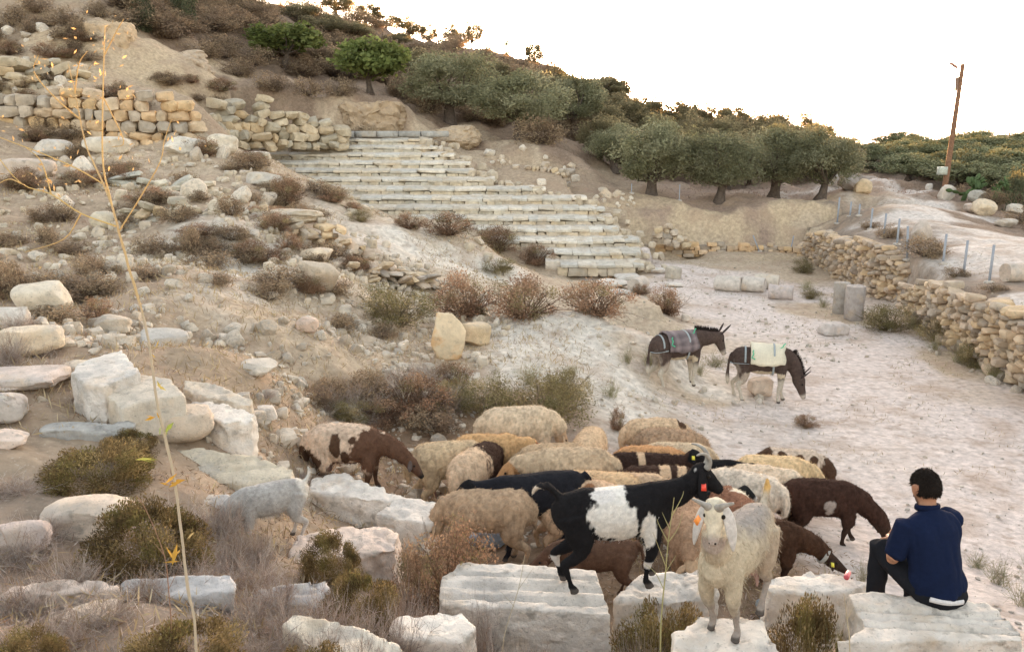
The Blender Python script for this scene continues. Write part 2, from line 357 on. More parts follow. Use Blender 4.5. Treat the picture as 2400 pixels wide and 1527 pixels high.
def gz(x, y): return float(terrain(np.array([x]), np.array([y]))[0])
ys = np.concatenate([np.linspace(-9, 3, 20)[:-1], np.linspace(3, 19, 260)[:-1], np.linspace(19, 52, 300)[:-1], np.linspace(52, 110, 130)[:-1], np.linspace(110, 420, 24)])
ts = np.linspace(-1, 1, 420)
GX = ts[None, :] * (9 + 0.72 * np.maximum(ys, 0))[:, None]; GY = np.repeat(ys[:, None], len(ts), 1)
GZ = terrain(GX, GY)
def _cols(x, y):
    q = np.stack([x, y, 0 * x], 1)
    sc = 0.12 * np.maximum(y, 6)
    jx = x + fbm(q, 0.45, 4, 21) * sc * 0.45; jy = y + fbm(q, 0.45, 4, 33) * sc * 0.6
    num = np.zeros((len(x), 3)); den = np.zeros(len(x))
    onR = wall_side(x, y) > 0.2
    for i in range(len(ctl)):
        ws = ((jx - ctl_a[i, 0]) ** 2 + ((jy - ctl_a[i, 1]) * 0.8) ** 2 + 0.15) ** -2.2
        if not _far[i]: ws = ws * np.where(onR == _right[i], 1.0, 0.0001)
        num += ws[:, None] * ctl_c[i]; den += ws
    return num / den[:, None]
gcol = _cols(GX.ravel(), GY.ravel())
nr, nc = GX.shape
ii = np.arange(nr * nc).reshape(nr, nc)
GQ = np.stack([ii[:-1, :-1], ii[:-1, 1:], ii[1:, 1:], ii[1:, :-1]], -1).reshape(-1, 4)
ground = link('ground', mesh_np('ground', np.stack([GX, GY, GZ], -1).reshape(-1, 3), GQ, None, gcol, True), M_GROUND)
tag(ground, 'pale dusty earth of the excavated theatre and hillside', 'ground', None, 'structure')
# ray march of a pixel against the ground raised by lift
_YS = np.concatenate([np.arange(2.5, 20, 0.02), np.arange(20, 60, 0.06), np.arange(60, 130, .3)])
def hit(px, py, lift=0.0, y0=2.5):
    d = ray(px, py); t = _YS / d[1]
    z = CAMZ + d[2] * t; g = terrain(d[0] * t, _YS) + lift
    ok = np.where((z < g) & (_YS > y0))[0]
    Y = _YS[ok[0]] if len(ok) else 60.0
    p = P(px, py, Y); p[2] = gz(p[0], p[1]); return p
def at(px, Y, py_=None):                    # a point of the ground below pixel column px at distance Y
    x = (px - CX) / F * (Y * cp + 3.5 * sp)
    for _ in range(4):
        z = gz(x, Y); x = (px - CX) / F * (Y * cp + (CAMZ - z) * sp)
    return np.array([x, Y, gz(x, Y)])
# ---------------------------------------------------------------- masonry
PAL_TAN = np.array([(.55, .44, .32), (.60, .49, .36), (.48, .40, .32), (.52, .43, .34), (.44, .39, .33), (.58, .46, .31), (.40, .35, .30)])
PAL_GREY = np.array([(.50, .46, .38), (.56, .50, .40), (.44, .42, .36), (.40, .39, .35), (.55, .46, .33), (.48, .47, .42), (.60, .55, .45)])
PAL_GOLD = np.array([(.55, .42, .28), (.60, .46, .29), (.50, .41, .31), (.45, .41, .36), (.56, .47, .36), (.40, .37, .33)])
TPL = [rock_np(900 + i, 3, 14.0, 2, (.86, 1.0), .07) for i in range(10)]
TPLS = [rock_np(930 + i, 3, 20.0, 1, (.92, 1.02), .035) for i in range(10)]
TPLR = [rock_np(950 + i, 3, 6.0, 5, (.72, .95), .13) for i in range(10)]
def add_stone(s, c, half, M, pal, rg, tpl):
    V, Q = tpl[rg.randint(len(tpl))]
    col = pal[rg.randint(len(pal))] * rg.uniform(.85, 1.12)
    s.add((V * half) @ M.T + c, Q, None, col)
def wall_mesh(base, height, course=.22, wid=(.2, .45), th=.4, seed=1, pal=PAL_TAN, tpl=TPL, jit=.05, batter=.0, sink=.15, gap=.02, drop=0.0):
    """base: list of xyz; height(t): metres above base, t = 0..1 along the wall"""
    rg = np.random.RandomState(seed); B = np.array(base); s = Soup()
    d = np.r_[0, np.cumsum(np.hypot(*(B[1:, :2] - B[:-1, :2]).T))]; L = d[-1]
    hmax = max(height(t) for t in np.linspace(0, 1, 40)); z = -sink; k = 0
    while z < hmax:
        ch = course * rg.uniform(.8, 1.25); u = rg.uniform(-.3, 0)
        while u < L:
            wd = rg.uniform(*wid); c = u + wd / 2; t = min(max(c / L, 0), 1)
            if z + ch * .6 <= height(t) + rg.uniform(-.5, .5) * course and rg.rand() > drop * (z / max(hmax, .1)):
                x = np.interp(c, d, B[:, 0]); y = np.interp(c, d, B[:, 1]); zz = np.interp(c, d, B[:, 2])
                e = .1; tx = np.interp(c + e, d, B[:, 0]) - np.interp(c - e, d, B[:, 0]); ty = np.interp(c + e, d, B[:, 1]) - np.interp(c - e, d, B[:, 1])
                yaw = math.atan2(ty, tx) + rg.normal() * jit * 1.5
                n = np.array([-math.sin(yaw), math.cos(yaw), 0]) * (batter * z + rg.normal() * jit)
                M = rot(yaw, rg.normal() * jit * 1.6, rg.normal() * jit * 1.6)
                add_stone(s, np.array([x, y, zz + z + ch / 2]) + n, np.array([wd / 2 * 1.03 - gap * .4, th / 2 * rg.uniform(.85, 1.2), ch / 2 * rg.uniform(.95, 1.12)]), M, pal, rg, tpl)
            u += wd
        z += ch * .88; k += 1
    return s
def pl(*q):                                # pixel points on the ground at given distances
    return [P(a, b, Y) for a, b, Y in q]
def seg(h): 
    xs = np.linspace(0, 1, len(h)); return lambda t: float(np.interp(t, xs, h))
def wall_thing(name, label, s, cat='wall', m=None):
    me = s.mesh(name, True); me.set_sharp_from_angle(angle=R(38))
    return tag(link(name, me, m or M_MASON), label, cat)
# right-hand dry stone wall, two lengths with the collapsed gap between
nb = [np.append(p, 0) for p in wall_pts[:3]] + [Pz(2200, 785, 0), Pz(2135, 748, 0)]
s = wall_mesh(nb, seg([1.6, 1.55, 1.68, 1.6, 1.42, 1.55, 1.3, .95]), .165, (.14, .42), .55, 3, PAL_TAN * np.array([.98, .92, .86]), TPLR, .07, .08)
wall_thing('dry_stone_wall', 'long dry stone retaining wall at the near end, from the collapsed gap out of the picture', s)
fb = [Pz(2118, 722, 0) + np.array([.35, .4, 0]), Pz(2060, 695, 0), Pz(1960, 640, 0), Pz(1885, 592, 0)]
s = wall_mesh(fb, seg([1.25, 1.75, 1.7, 1.5, 1.45, 1.5, 1.2, .7, .35]), .155, (.13, .36), .6, 4, PAL_TAN * np.array([.98, .91, .85]), TPLR, .09, .08)
wall_thing('dry_stone_wall', 'bulging dry stone retaining wall beyond the collapsed gap, running back to the earth bank', s)
bb = [Pz(1515, 590, 0), Pz(1600, 593, 0), Pz(1720, 594, 0), Pz(1800, 594, 0), Pz(1880, 598, 0)]
s = wall_mesh(bb, seg([.3, .42, .5, .42, .48, .40, .3]), .17, (.2, .5), .4, 5, PAL_GOLD * np.array([1.05, .95, .85]), TPL, .06)
wall_thing('dry_stone_wall', 'low line of ochre stones along the foot of the earth bank behind the arena', s)
s = wall_mesh(pl((1540, 560, 38.4), (1610, 575, 38.2)), seg([.5, .6, .3]), .22, (.25, .5), .5, 6, PAL_TAN, TPLR, .1)
wall_thing('dry_stone_wall', 'short tumbled stump of stones on the bank just above the seating end', s)
# upper left ruined walls
s = wall_mesh(pl((-60, 318, 34.6), (60, 322, 34.8), (240, 330, 35.2), (400, 334, 35.6), (470, 330, 36.4)), seg([1.7, 1.5, 1.55, 1.7, 1.75, 2.0, 1.95, 1.3]), .42, (.35, .85), .7, 11, PAL_GOLD * np.array([.98, .91, .83]), TPLR, .06, .05, .3, .0, .12)
wall_thing('ruined_wall', 'golden coursed ashlar wall standing upright on the hillside behind the tall dry stalk', s)
s = wall_mesh(pl((468, 332, 38.0), (560, 332, 42.0), (700, 335, 44.0), (800, 335, 45.0)), seg([.7, 1.0, 1.6, 2.3, 2.1, 1.5, .8]), .38, (.3, 1.0), 1.0, 12, PAL_GREY * np.array([.88, .80, .70]), TPLR, .14, .3, .3, .0, .4)
wall_thing('ruined_wall', 'broken grey wall of large tumbled blocks above the top row of seats', s)
s = wall_mesh(pl((-40, 232, 37.0), (80, 200, 38.5), (190, 190, 40)), seg([1.3, 1.2, 1.0, .5]), .4, (.4, 1.0), .8, 13, PAL_GREY * np.array([.9, .82, .72]), TPLR, .12, .25, .3, .0, .3)
wall_thing('ruined_wall', 'grey broken wall stepping up the slope above the golden wall', s)
s = wall_mesh(pl((275, 532, 21.0), (400, 538, 20.8), (520, 532, 21.2), (615, 522, 21.8)), seg([.3, .55, .65, .6, .5, .2]), .17, (.14, .5), .6, 15, PAL_GREY * np.array([.95, .88, .8]), TPLR, .14, .35, .2, .02, .25)
wall_thing('ruined_wall', 'low rubble terrace wall with grey stones across the middle of the left slope', s)
s = wall_mesh(pl((235, 432, 26.0), (360, 436, 25.6), (480, 440, 25.6)), seg([.3, .38, .2]), .2, (.3, 1.0), .6, 16, PAL_GREY, TPLR, .12, .2, .15, .02, .3)
wall_thing('ruined_wall', 'low row of grey blocks on the terrace below the golden wall', s)
s = wall_mesh(pl((700, 600, 20.5), (800, 640, 20.2), (900, 650, 20.6), (1010, 655, 21.4)), seg([.2, .25, .28, .15]), .1, (.12, .4), .6, 19, PAL_TAN, TPLR, .16, .5, .15, .02, .3)
wall_thing('ruined_wall', 'loose line of tan rubble along the ledge under the white earth track', s)
s = wall_mesh(pl((620, 590, 20.2), (760, 580, 21.2), (860, 600, 21.5)), seg([.3, .65, .6, .2]), .14, (.1, .35), .6, 20, PAL_TAN * np.array([1, .96, .9]), TPLR, .16, .5, .2, .02, .3)
wall_thing('ruined_wall', 'crumbling tan rubble face beside the outcrop, with a flat slab on top', s)
s = wall_mesh(pl((1150, 432, 44.2), (1240, 440, 43.6), (1330, 448, 43.0)), seg([.4, .8, 1.3, 1.0]), .22, (.18, .4), .6, 21, PAL_TAN * .9, TPLR, .1, .3)
wall_thing('ruined_wall', 'pebbly retaining face above the right end of the seats', s)
# ---------------------------------------------------------------- the stone seating
cav = empty('stone_seating', Pz(1300, 640, 0)); o0 = np.array(cav.location)
tag(cav, 'curving rows of weathered limestone seats of the ancient theatre climbing the slope', 'theatre seats')
def lx(py): return np.interp(py, [a for a, b in LX], [b for a, b in LX])
def rx(py): return np.interp(py, [a for a, b in RX], [b for a, b in RX])
NR = 14; TUM = Soup()
for k in range(NR):
    rg = np.random.RandomState(300 + k); s = Soup()
    Y0 = 33.2 + .93 * k; zt = .345 * (k + 1)
    py = proj((0, Y0, zt))[1]; xl = (lx(py) - CX) / F * (Y0 + .4); xr = (rx(py) - CX) / F * (Y0 + .4)
    curve = lambda q: Y0 + .012 * (q - 3) ** 2 * .5 + .02 * q + .05 * math.sin(q * 1.3 + k)
    x = xl + rg.uniform(-.4, .2)
    while x < xr:                           # riser stones
        wd = rg.uniform(.3, .75); xc = x + wd / 2; V, Q = TPL[rg.randint(10)]
        pal = PAL_TAN if x > (1170 - CX) / F * Y0 else PAL_GREY
        c = (pal[rg.randint(len(pal))] * .5 + .5 * np.array((.50, .43, .33))) * rg.uniform(.92, 1.1)
        s.add((V * np.array([wd / 2 + .008, .2, .165])) @ rot(rg.normal() * .04).T + np.array([xc, curve(xc) + .215 + rg.normal() * .012, zt - .13 - .15]) - o0, Q, None, c); x += wd
    x = xl + rg.uniform(-.5, .2)
    while x < xr + .1:                      # seat slabs
        wd = rg.uniform(.35, .8) if x > (1170 - CX) / F * Y0 else rg.uniform(.6, 1.6); xc = x + wd / 2; V, Q = TPLS[rg.randint(10)]
        c = np.array([(.60, .56, .49), (.55, .52, .46), (.63, .57, .48), (.52, .48, .41), (.58, .51, .41)][rg.randint(5)]) * rg.uniform(.9, 1.08)
        s.add((V * np.array([wd / 2 + .006, .30, .055])) @ rot(rg.normal() * .02, rg.normal() * .016, .15 + rg.normal() * .04).T + np.array([xc, curve(xc) + .27, zt - .02 + rg.normal() * .012]) - o0, Q, None, c); x += wd
    for _ in range(9):                      # tumbled, half buried stones where the row runs out
        xc = xr + abs(rg.normal()) * .7; V, Q = TPLR[rg.randint(10)]; r_ = rg.uniform(.10, .24)
        TUM.add((V * r_ * rg.uniform(.7, 1.2, 3)) @ rot(rg.uniform(0, 6), rg.normal() * .2, rg.normal() * .2).T + np.array([xc, curve(xc) + rg.uniform(0, .8), max(zt - .12 - (xc - xr) * .12, gz(xc, curve(xc) + .3) + .02)]), Q, None, np.array((.52, .44, .34)) * rg.uniform(.8, 1.1))
    # trodden earth and broken slab behind the front stones
    xs = np.arange(xl - .3, xr + .3, .45)
    for xc in xs:
        V, Q = TPLS[rg.randint(10)]
        yy = curve(xc)
        c = np.array((.64, .575, .49)) * rg.uniform(.92, 1.06)
        s.add((V * np.array([.27, .32, .2])) @ rot(rg.normal() * .06, 0, .12).T + np.array([xc, yy + .82, zt - .12 + rg.normal() * .012]) - o0, Q, None, c)
    me = s.mesh('seat_row', True); me.set_sharp_from_angle(angle=R(38)); link('seat_row', me, M_MASON, cav)
me = TUM.mesh('tumbled_stones', True); me.set_sharp_from_angle(angle=R(35))
tag(link('tumbled_stones', me, M_MASON), 'half-buried tumbled stones along the broken right end of the seats', 'rubble', None, 'stuff')
rg = np.random.RandomState(77); s = Soup(); x = P(610, 352, 46.2)[0]
while x < P(990, 350, 46.4)[0]:
    wd = rg.uniform(.9, 1.5); V, Q = TPLS[rg.randint(10)]
    s.add(V * np.array([wd / 2 - .01, .3, .15]) + np.array([x + wd / 2, 46.3, .345 * NR + .12 + .15]) - o0, Q, None, np.array((.36, .35, .33)) * rg.uniform(.85, 1.1)); x += wd
ob = link('parapet', s.mesh('parapet', True), M_MASON, cav); ob['label'] = 'dark grey slab course closing the top of the seats'
# ---------------------------------------------------------------- loose blocks, columns, rocks
def rock_obj(name, label, cat, x0, y0, x1, y1, Y=None, m=None, ex=5, cuts=5, cutd=(.72, .95), rough=.05, yaw=0, tilt=(0, 0), depth=.8, col=(.62, .55, .46), seed=None, n=12, sink=.08, group=None, base=None, fine=.012):
    """a rock whose picture box in the photograph is about x0..x1, y0..y1 and that rests on the ground there"""
    cxp = (x0 + x1) / 2
    if Y is None: g = hit(cxp, y1 - (y1 - y0) * .12); Y = g[1]
    else: g = at(cxp, Y)
    if base is not None: g[2] = base
    k = pxm(Y, g[2]); wv = (x1 - x0) / k
    rd = ray(cxp, (y0 + y1) / 2); el = -math.asin(rd[2] / np.linalg.norm(rd)); dp = wv * depth
    hh = max(((y1 - y0) / k - dp * math.sin(el) * .8) / math.cos(el), wv * .18)
    seed = seed if seed is not None else int(x0 * 7 + y0 * 13) % 9973
    V, Q = rock_np(seed, n, ex, cuts + 3, (cutd[0] - .04, cutd[1] - .03), rough, fine)
    Mr = rot(yaw, tilt[1], tilt[0]); V = V * np.array([1, depth, 1])
    V = V @ Mr.T; e = V.max(0) - V.min(0); mid = (V.max(0) + V.min(0)) / 2
    V = (V - mid) / e * np.array([wv, wv * depth if abs(yaw) < .01 else wv * depth * 1.05, hh * (1 + sink)])
    V[:, 2] += hh * (1 + sink) / 2 - hh * sink
    cc = np.array(col) * np.random.RandomState(seed).uniform(.94, 1.06)
    me = mesh_np(name, V, Q, None, np.tile(cc, (len(V), 1)), True)
    me.set_sharp_from_angle(angle=R(32))
    o = link(name, me, m or M_STONE, None, g); return tag(o, label, cat, group)
def slab(name, label, cat, poly, z, h, m=None, col=(.62, .55, .46), slope=(0, 0), flare=.0, rough=.018, vox=.028, seed=1, prof=None, at0=None):
    """block whose upper face is traced: poly in photo pixels on the plane z (+ slope * offset), h metres deep"""
    p0 = Pz(*(np.mean(poly, 0)), z) if at0 is None else at0
    def hitp(px, py):
        d = ray(px, py); t = (z - slope[0] * p0[0] - slope[1] * p0[1] - CAMZ) / (d[2] - slope[0] * d[0] - slope[1] * d[1])
        return np.array([0, 0, CAMZ]) + d * t
    T = [hitp(*q) for q in poly]; n = len(T); c = np.mean(T, 0)
    T = [t - np.array([p0[0], p0[1], 0]) for t in T]; c = np.mean(T, 0)
    area = sum(T[i][0] * T[(i + 1) % n][1] - T[(i + 1) % n][0] * T[i][1] for i in range(n))
    if area < 0: T = T[::-1]
    bm = bmesh.new(); up = [bm.verts.new(t) for t in T]
    lo = [bm.verts.new(np.array([c[0] + (t[0] - c[0]) * (1 + flare), c[1] + (t[1] - c[1]) * (1 + flare), t[2] - h])) for t in T]
    bm.faces.new(up); bm.faces.new(lo[::-1])
    for i in range(n): bm.faces.new([up[i], lo[i], lo[(i + 1) % n], up[(i + 1) % n]])
    bmesh.ops.recalc_face_normals(bm, faces=bm.faces[:])
    me = bpy.data.meshes.new('tmp'); bm.to_mesh(me); bm.free()
    me = remesh(me, vox * .7, 1)
    V = get_co(me); N = get_no(me)
    a = np.stack([fbm(V + seed * 3.7 + q * 19, 3.2, 4, seed + q) for q in range(3)], 1)
    a = a * (.45 + .55 * (np.abs(N[:, 2]) < .6))[:, None]; a[:, 2] *= .6
    V = V + a * rough + N * (np.minimum(fbm(V + seed, 9, 3, seed + 5), .1) * rough * 1.5 * 1.0 + fbm(V, 24, 2, seed + 7) * .003)[:, None]
    if prof is not None: V = prof(V, N)
    me.vertices.foreach_set('co', V.astype(np.float32).ravel())
    set_col(me, np.tile(np.array(col), (len(V), 1)))
    me.polygons.foreach_set('use_smooth', np.ones(len(me.polygons), bool)); me.update()
    me.name = name
    return tag(link(name, me, m or M_STONE, None, (p0[0], p0[1], 0)), label, cat)
def get_co(me):
    a = np.zeros(len(me.vertices) * 3, np.float32); me.vertices.foreach_get('co', a); return a.reshape(-1, 3).astype(float)
def get_no(me):
    a = np.zeros(len(me.vertices) * 3, np.float32); me.vertices.foreach_get('normal', a); return a.reshape(-1, 3).astype(float)
def remesh(me, vox, smooth=0):
    o = bpy.data.objects.new('tmp', me); COL.objects.link(o)
    r = o.modifiers.new('r', 'REMESH'); r.mode = 'VOXEL'; r.voxel_size = vox
    if smooth:
        q = o.modifiers.new('s', 'SMOOTH'); q.iterations = smooth; q.factor = .5
    dg = bpy.context.evaluated_depsgraph_get(); ev = o.evaluated_get(dg)
    res = bpy.data.meshes.new_from_object(ev); bpy.data.objects.remove(o); bpy.data.meshes.remove(me)
    return res
def groove(x0, x1, bands, yaxis=True):
    """moulding: bands of (position, width, depth) across the block's upper face"""
    def f(V, N):
        up = sst(.55, .9, N[:, 2])
        c = V @ np.array([-math.sin(x0), math.cos(x0), 0])
        for pos, wd, dp in bands:
            V = V - np.outer(up * dp * np.exp(-((c - pos) / wd) ** 4), [0, 0, 1])
        return V
    return f
WHT, WRM, GRY, TAN_, PNK = (.78, .71, .63), (.70, .58, .45), (.43, .41, .39), (.56, .45, .32), (.70, .565, .475)
# the big cut stones of the foreground
slab('moulded_block', 'white moulded cornice block under the black and white goat', 'stone block',
     [(1080, 1312), (1395, 1332), (1432, 1440), (1030, 1412), (1034, 1352)], 1.9, .62, None, WHT, (0, .10), .05, .012, .022, 3,
     groove(R(-4), 0, [(-.17, .025, .035), (-.02, .035, .03), (.13, .02, .03)]))
slab('moulded_block', 'white moulded cornice block the man is sitting on', 'stone block',
     [(1985, 1390), (2040, 1383), (2316, 1410), (2402, 1478), (2400, 1500), (1955, 1502), (2028, 1470)], 2.4, .55, None, WHT, (0, .04), .10, .012, .022, 4,
     groove(R(-6), 0, [(-.10, .025, .045), (-.01, .03, .02), (.08, .03, .03)]))
slab('stone_block', 'pale block under the hooves of the cream goat', 'stone block', [(1580, 1478), (1640, 1438), (1785, 1446), (1835, 1540), (1575, 1545)], 2.46, .6, None, WHT, (0, .05), .04, .02, .028, 5)
slab('stone_block', 'block with a broken edge under the front hooves of the black and white goat', 'stone block', [(1442, 1400), (1500, 1343), (1655, 1330), (1690, 1392), (1560, 1412)], 1.84, .5, None, WHT, (0, .05), .06, .03, .028, 6)
slab('stone_block', 'squared block between the cream goat and the seated man', 'stone block', [(1792, 1352), (1905, 1334), (2040, 1358), (1990, 1386), (1800, 1384)], 1.75, .55, None, WHT, (0, .05), .05, .02, .028, 7)
slab('stone_block', 'pointed white block between the grey goat and the piebald sheep', 'stone block', [(722, 1150), (730, 1122), (800, 1103), (900, 1140), (955, 1168), (860, 1172), (800, 1160)], 1.45, .5, None, WHT, (0, .08), .05, .022, .03, 8)
slab('stone_block', 'flat white block partly hidden by the reddish shrub', 'stone block', [(880, 1205), (935, 1162), (1020, 1172), (1025, 1215), (985, 1225)], 1.4, .4, None, WHT, (0, .1), .05, .02, .028, 9)
slab('stone_block', 'long pinkish slab under the hind feet of the grey goat', 'stone block', [(675, 1300), (690, 1255), (800, 1232), (905, 1226), (935, 1250), (930, 1290), (800, 1305), (680, 1330)], 1.75, .4, None, PNK, (.02, .08), .05, .025, .028, 10)
slab('stone_block', 'broken white block in front of the moulded cornice, at the lower edge', 'stone block', [(908, 1478), (930, 1440), (1085, 1432), (1120, 1470), (1090, 1500), (930, 1500)], 2.2, .5, None, WHT, (0, .1), .05, .012, .028, 11)
slab('stone_block', 'brightest cream slab, sloping out of the lower edge', 'stone block', [(658, 1462), (690, 1438), (780, 1445), (900, 1490), (1000, 1540), (900, 1560), (760, 1545)], 2.45, .3, None, (.76, .68, .56), (0, .12), .05, .022, .026, 12)
slab('stone_block', 'squared grey-white block facing out between dry twigs behind the tall stalk', 'stone block', [(282, 1362), (300, 1352), (540, 1340), (552, 1375), (550, 1392), (290, 1400)], 2.42, .52, None, (.58, .55, .53), (0, .25), .0, .016, .026, 13)
slab('stone_block', 'pitted grey block half buried in twigs beside the squared grey-white one', 'stone block', [(575, 1402), (600, 1372), (760, 1358), (775, 1380), (760, 1420)], 2.2, .42, M_GREYST, (.46, .43, .41), (0, .2), .0, .03, .026, 14)
slab('stone_block', 'thin worn slab low at the picture edge among dry twigs', 'stone block', [(-20, 1400), (30, 1370), (150, 1352), (250, 1358), (290, 1378), (150, 1394)], 2.5, .3, None, PNK, (0, .1), .0, .03, .026, 15)
slab('stone_block', 'pale slab corner at the lowest edge below the dark brush', 'stone block', [(-20, 1512), (60, 1478), (130, 1470), (118, 1500), (60, 1545), (-20, 1550)], 2.55, .3, None, PNK, (0, .1), .0, .03, .026, 16)
slab('stone_block', 'long white slab edge showing through twigs in front of the grey goat', 'stone block', [(288, 1175), (320, 1158), (545, 1154), (565, 1175), (430, 1182)], 2.08, .3, None, (.58, .55, .52), (0, .1), .0, .02, .028, 17)
slab('stone_block', 'long weathered slab with a sloping grooved face behind the grey goat', 'stone block', [(372, 1100), (400, 1052), (470, 1048), (600, 1068), (690, 1098), (680, 1128), (540, 1132), (420, 1140)], 2.05, .3, None, (.74, .64, .49), (.0, .30), .02, .02, .03, 18, groove(R(10), 0, [(-.05, .02, .02), (.1, .02, .02)]))
slab('stone_block', 'ragged white block with dark gaps beneath, beside the brown-green shrub', 'stone block', [(48, 1078), (62, 1050), (150, 1046), (232, 1040), (236, 1062), (200, 1085), (90, 1088)], 2.32, .35, None, (.60, .57, .54), (0, .08), .0, .035, .03, 19)
slab('stone_block', 'grey lichened block, longest of the pile by the picture edge', 'stone block', [(92, 1000), (120, 988), (315, 985), (320, 998), (240, 1008), (100, 1010)], 2.5, .36, M_GREYST, (.42, .40, .37), (0, .1), .02, .025, .03, 20)
slab('stone_block', 'big pale block with a flat upper face in mid pile behind the stalk', 'stone block', [(222, 905), (250, 890), (330, 876), (400, 886), (432, 925), (330, 938), (286, 955)], 2.72, .4, None, (.66, .58, .48), (.0, .14), .04, .012, .028, 21)
slab('stone_block', 'wedge of pale stone, rearmost and widest of the pile', 'stone block', [(165, 875), (180, 850), (285, 818), (330, 868), (240, 905), (200, 900)], 2.86, .42, None, (.66, .60, .54), (.03, .14), .04, .012, .028, 22)
slab('stone_block', 'pale block with a smooth blue-white top at the near corner of the pile', 'stone block', [(425, 955), (450, 936), (520, 942), (600, 968), (590, 985), (530, 990), (500, 985)], 2.35, .48, None, WHT, (0, .12), .0, .02, .03, 23)
slab('stone_block', 'long thin pale block lying behind the block with the blue-white top', 'stone block', [(424, 912), (436, 892), (500, 896), (592, 936), (590, 950), (480, 930)], 2.42, .32, None, (.64, .56, .46), (-.06, .15), .0, .02, .03, 24)
rock_obj('boulder', 'rounded pink and white boulder behind the dark brown brush', 'boulder', 112, 1150, 318, 1275, 6.6, None, 2.6, 4, (.8, 1), .08, .2, (0, .1), .7, (.70, .58, .47))
rock_obj('boulder', 'pinkish white boulder cut by the picture edge beside twigs', 'boulder', -60, 1195, 115, 1300, 6.0, None, 2.8, 5, (.75, .95), .07, .4, (0, 0), .7, (.62, .52, .48))
rock_obj('boulder', 'round tan boulder leaning on the near corner of the pile', 'boulder', 358, 935, 505, 1042, None, None, 2.7, 4, (.8, 1), .06, .3, (0, 0), .75, (.60, .50, .40))
rock_obj('stone_block', 'orange-topped stone lying on the grey lichened block', 'stone block', 160, 945, 292, 995, 9.6, None, 3.0, 6, (.7, .9), .06, .1, (0, .1), .7, (.68, .54, .42), base=2.42)
rock_obj('stone_block', 'flat layered stone with a pinkish edge at the picture edge', 'stone block', -40, 948, 150, 1005, 9.4, None, 4, 6, (.75, .95), .06, .2, (0, .05), .8, (.55, .47, .42))
rock_obj('stone_block', 'upright grey stone at the picture edge under the flat layered stone', 'stone block', -50, 1000, 60, 1085, 8.6, M_GREYST, 4, 5, (.75, .95), .06, .2, (0, 0), .8, (.48, .43, .39))
rock_obj('boulder', 'tan boulder with a white flat top near the picture edge', 'boulder', 12, 876, 152, 962, 10.4, None, 3.2, 6, (.7, .95), .06, .5, (0, 0), .8, (.66, .56, .43))
rock_obj('boulder', 'grey-topped angular boulder standing above the pile', 'boulder', 320, 782, 445, 868, 12.0, None, 3.4, 7, (.65, .9), .07, .6, (.1, .1), .8, (.54, .50, .45))
rock_obj('stone_block', 'large pale block in yellow grass near the picture edge', 'stone block', 38, 724, 168, 822, 12.6, None, 5, 5, (.75, .95), .05, .35, (.15, -.12), .8, (.64, .56, .45))
rock_obj('boulder', 'flat-topped white boulder at the foot of the rubble slope', 'boulder', 558, 834, 652, 882, None, None, 3.2, 6, (.7, .92), .07, .2, (0, .1), .8, (.64, .57, .48))
rock_obj('standing_stone', 'tall pointed stone with bright orange stains above the flock', 'stone', 1012, 770, 1092, 892, 16.0, mat('stained_stone', .85, noise=(5, .2), bump=(22, .5, .02), spots=[(1.8, .47, .10, (.66, .40, .19), .75, 3.3), (9, .6, .06, (.3, .25, .2), .4, 1)]), 3.0, 9, (.5, .82), .08, .7, (.1, .22), .6, (.66, .54, .38))
rock_obj('stone_block', 'squared tan block behind the orange-stained standing stone', 'stone block', 1080, 754, 1152, 815, 17.2, None, 6, 3, (.8, .98), .04, .6, (.1, .1), .8, (.60, .47, .31))
rock_obj('stone_block', 'squared tan block beside the large green-brown bush behind the flock', 'stone block', 1318, 975, 1416, 1026, 12.8, None, 5, 4, (.8, .95), .05, .15, (0, .03), .7, (.62, .51, .38))
rock_obj('boulder', 'white boulder between the dark sheep and the moulded cornice', 'boulder', 1208, 1246, 1325, 1322, 7.3, None, 3.0, 7, (.65, .9), .06, .3, (0, -.1), .7, WHT)
rock_obj('boulder', 'small pale boulder at the edge of the reddish shrub', 'boulder', 1105, 1270, 1188, 1318, 7.0, None, 2.8, 5, (.7, .95), .06, .3, (0, 0), .8, (.60, .50, .40))
rock_obj('boulder', 'bluish grey stone at the lower edge between two blocks', 'boulder', 1475, 1488, 1570, 1545, 4.75, None, 3, 7, (.6, .9), .08, .3, (0, .1), .8, (.52, .51, .50))
rock_obj('stone_block', 'bluish white slab at the lower edge in front of the seated man', 'stone block', 1862, 1494, 2030, 1550, 4.45, None, 4.5, 5, (.75, .95), .05, .1, (0, 0), .8, (.60, .58, .57), base=2.05)
rock_obj('boulder', 'round pinkish boulder behind the legs of the grazing donkey', 'boulder', 1750, 898, 1812, 952, 17.6, None, 2.8, 4, (.8, .95), .05, .2, (0, 0), .8, (.66, .53, .42))
rock_obj('stone_block', 'big cut block with a sloping face on the upper terrace at the picture edge', 'stone block', 8, 398, 132, 456, 26.0, None, 5, 5, (.7, .95), .05, .3, (0, .1), .7, (.60, .50, .42))
rock_obj('stone_block', 'long pale block lying below the golden wall', 'stone block', 200, 344, 306, 384, 30.5, None, 3.5, 5, (.7, .95), .05, .1, (0, .05), .6, (.64, .57, .47))
rock_obj('stone_block', 'white block with a chamfered top below the golden wall, nearest the picture edge', 'stone block', 82, 334, 172, 374, 30.5, None, 3.5, 5, (.7, .95), .06, .1, (0, .1), .6, (.62, .57, .51))
rock_obj('stone_block', 'white eroded block where the golden wall meets the top of the seats', 'stone block', 385, 340, 482, 384, 30.8, None, 3.2, 6, (.65, .95), .09, .1, (0, .05), .6, (.66, .61, .53))
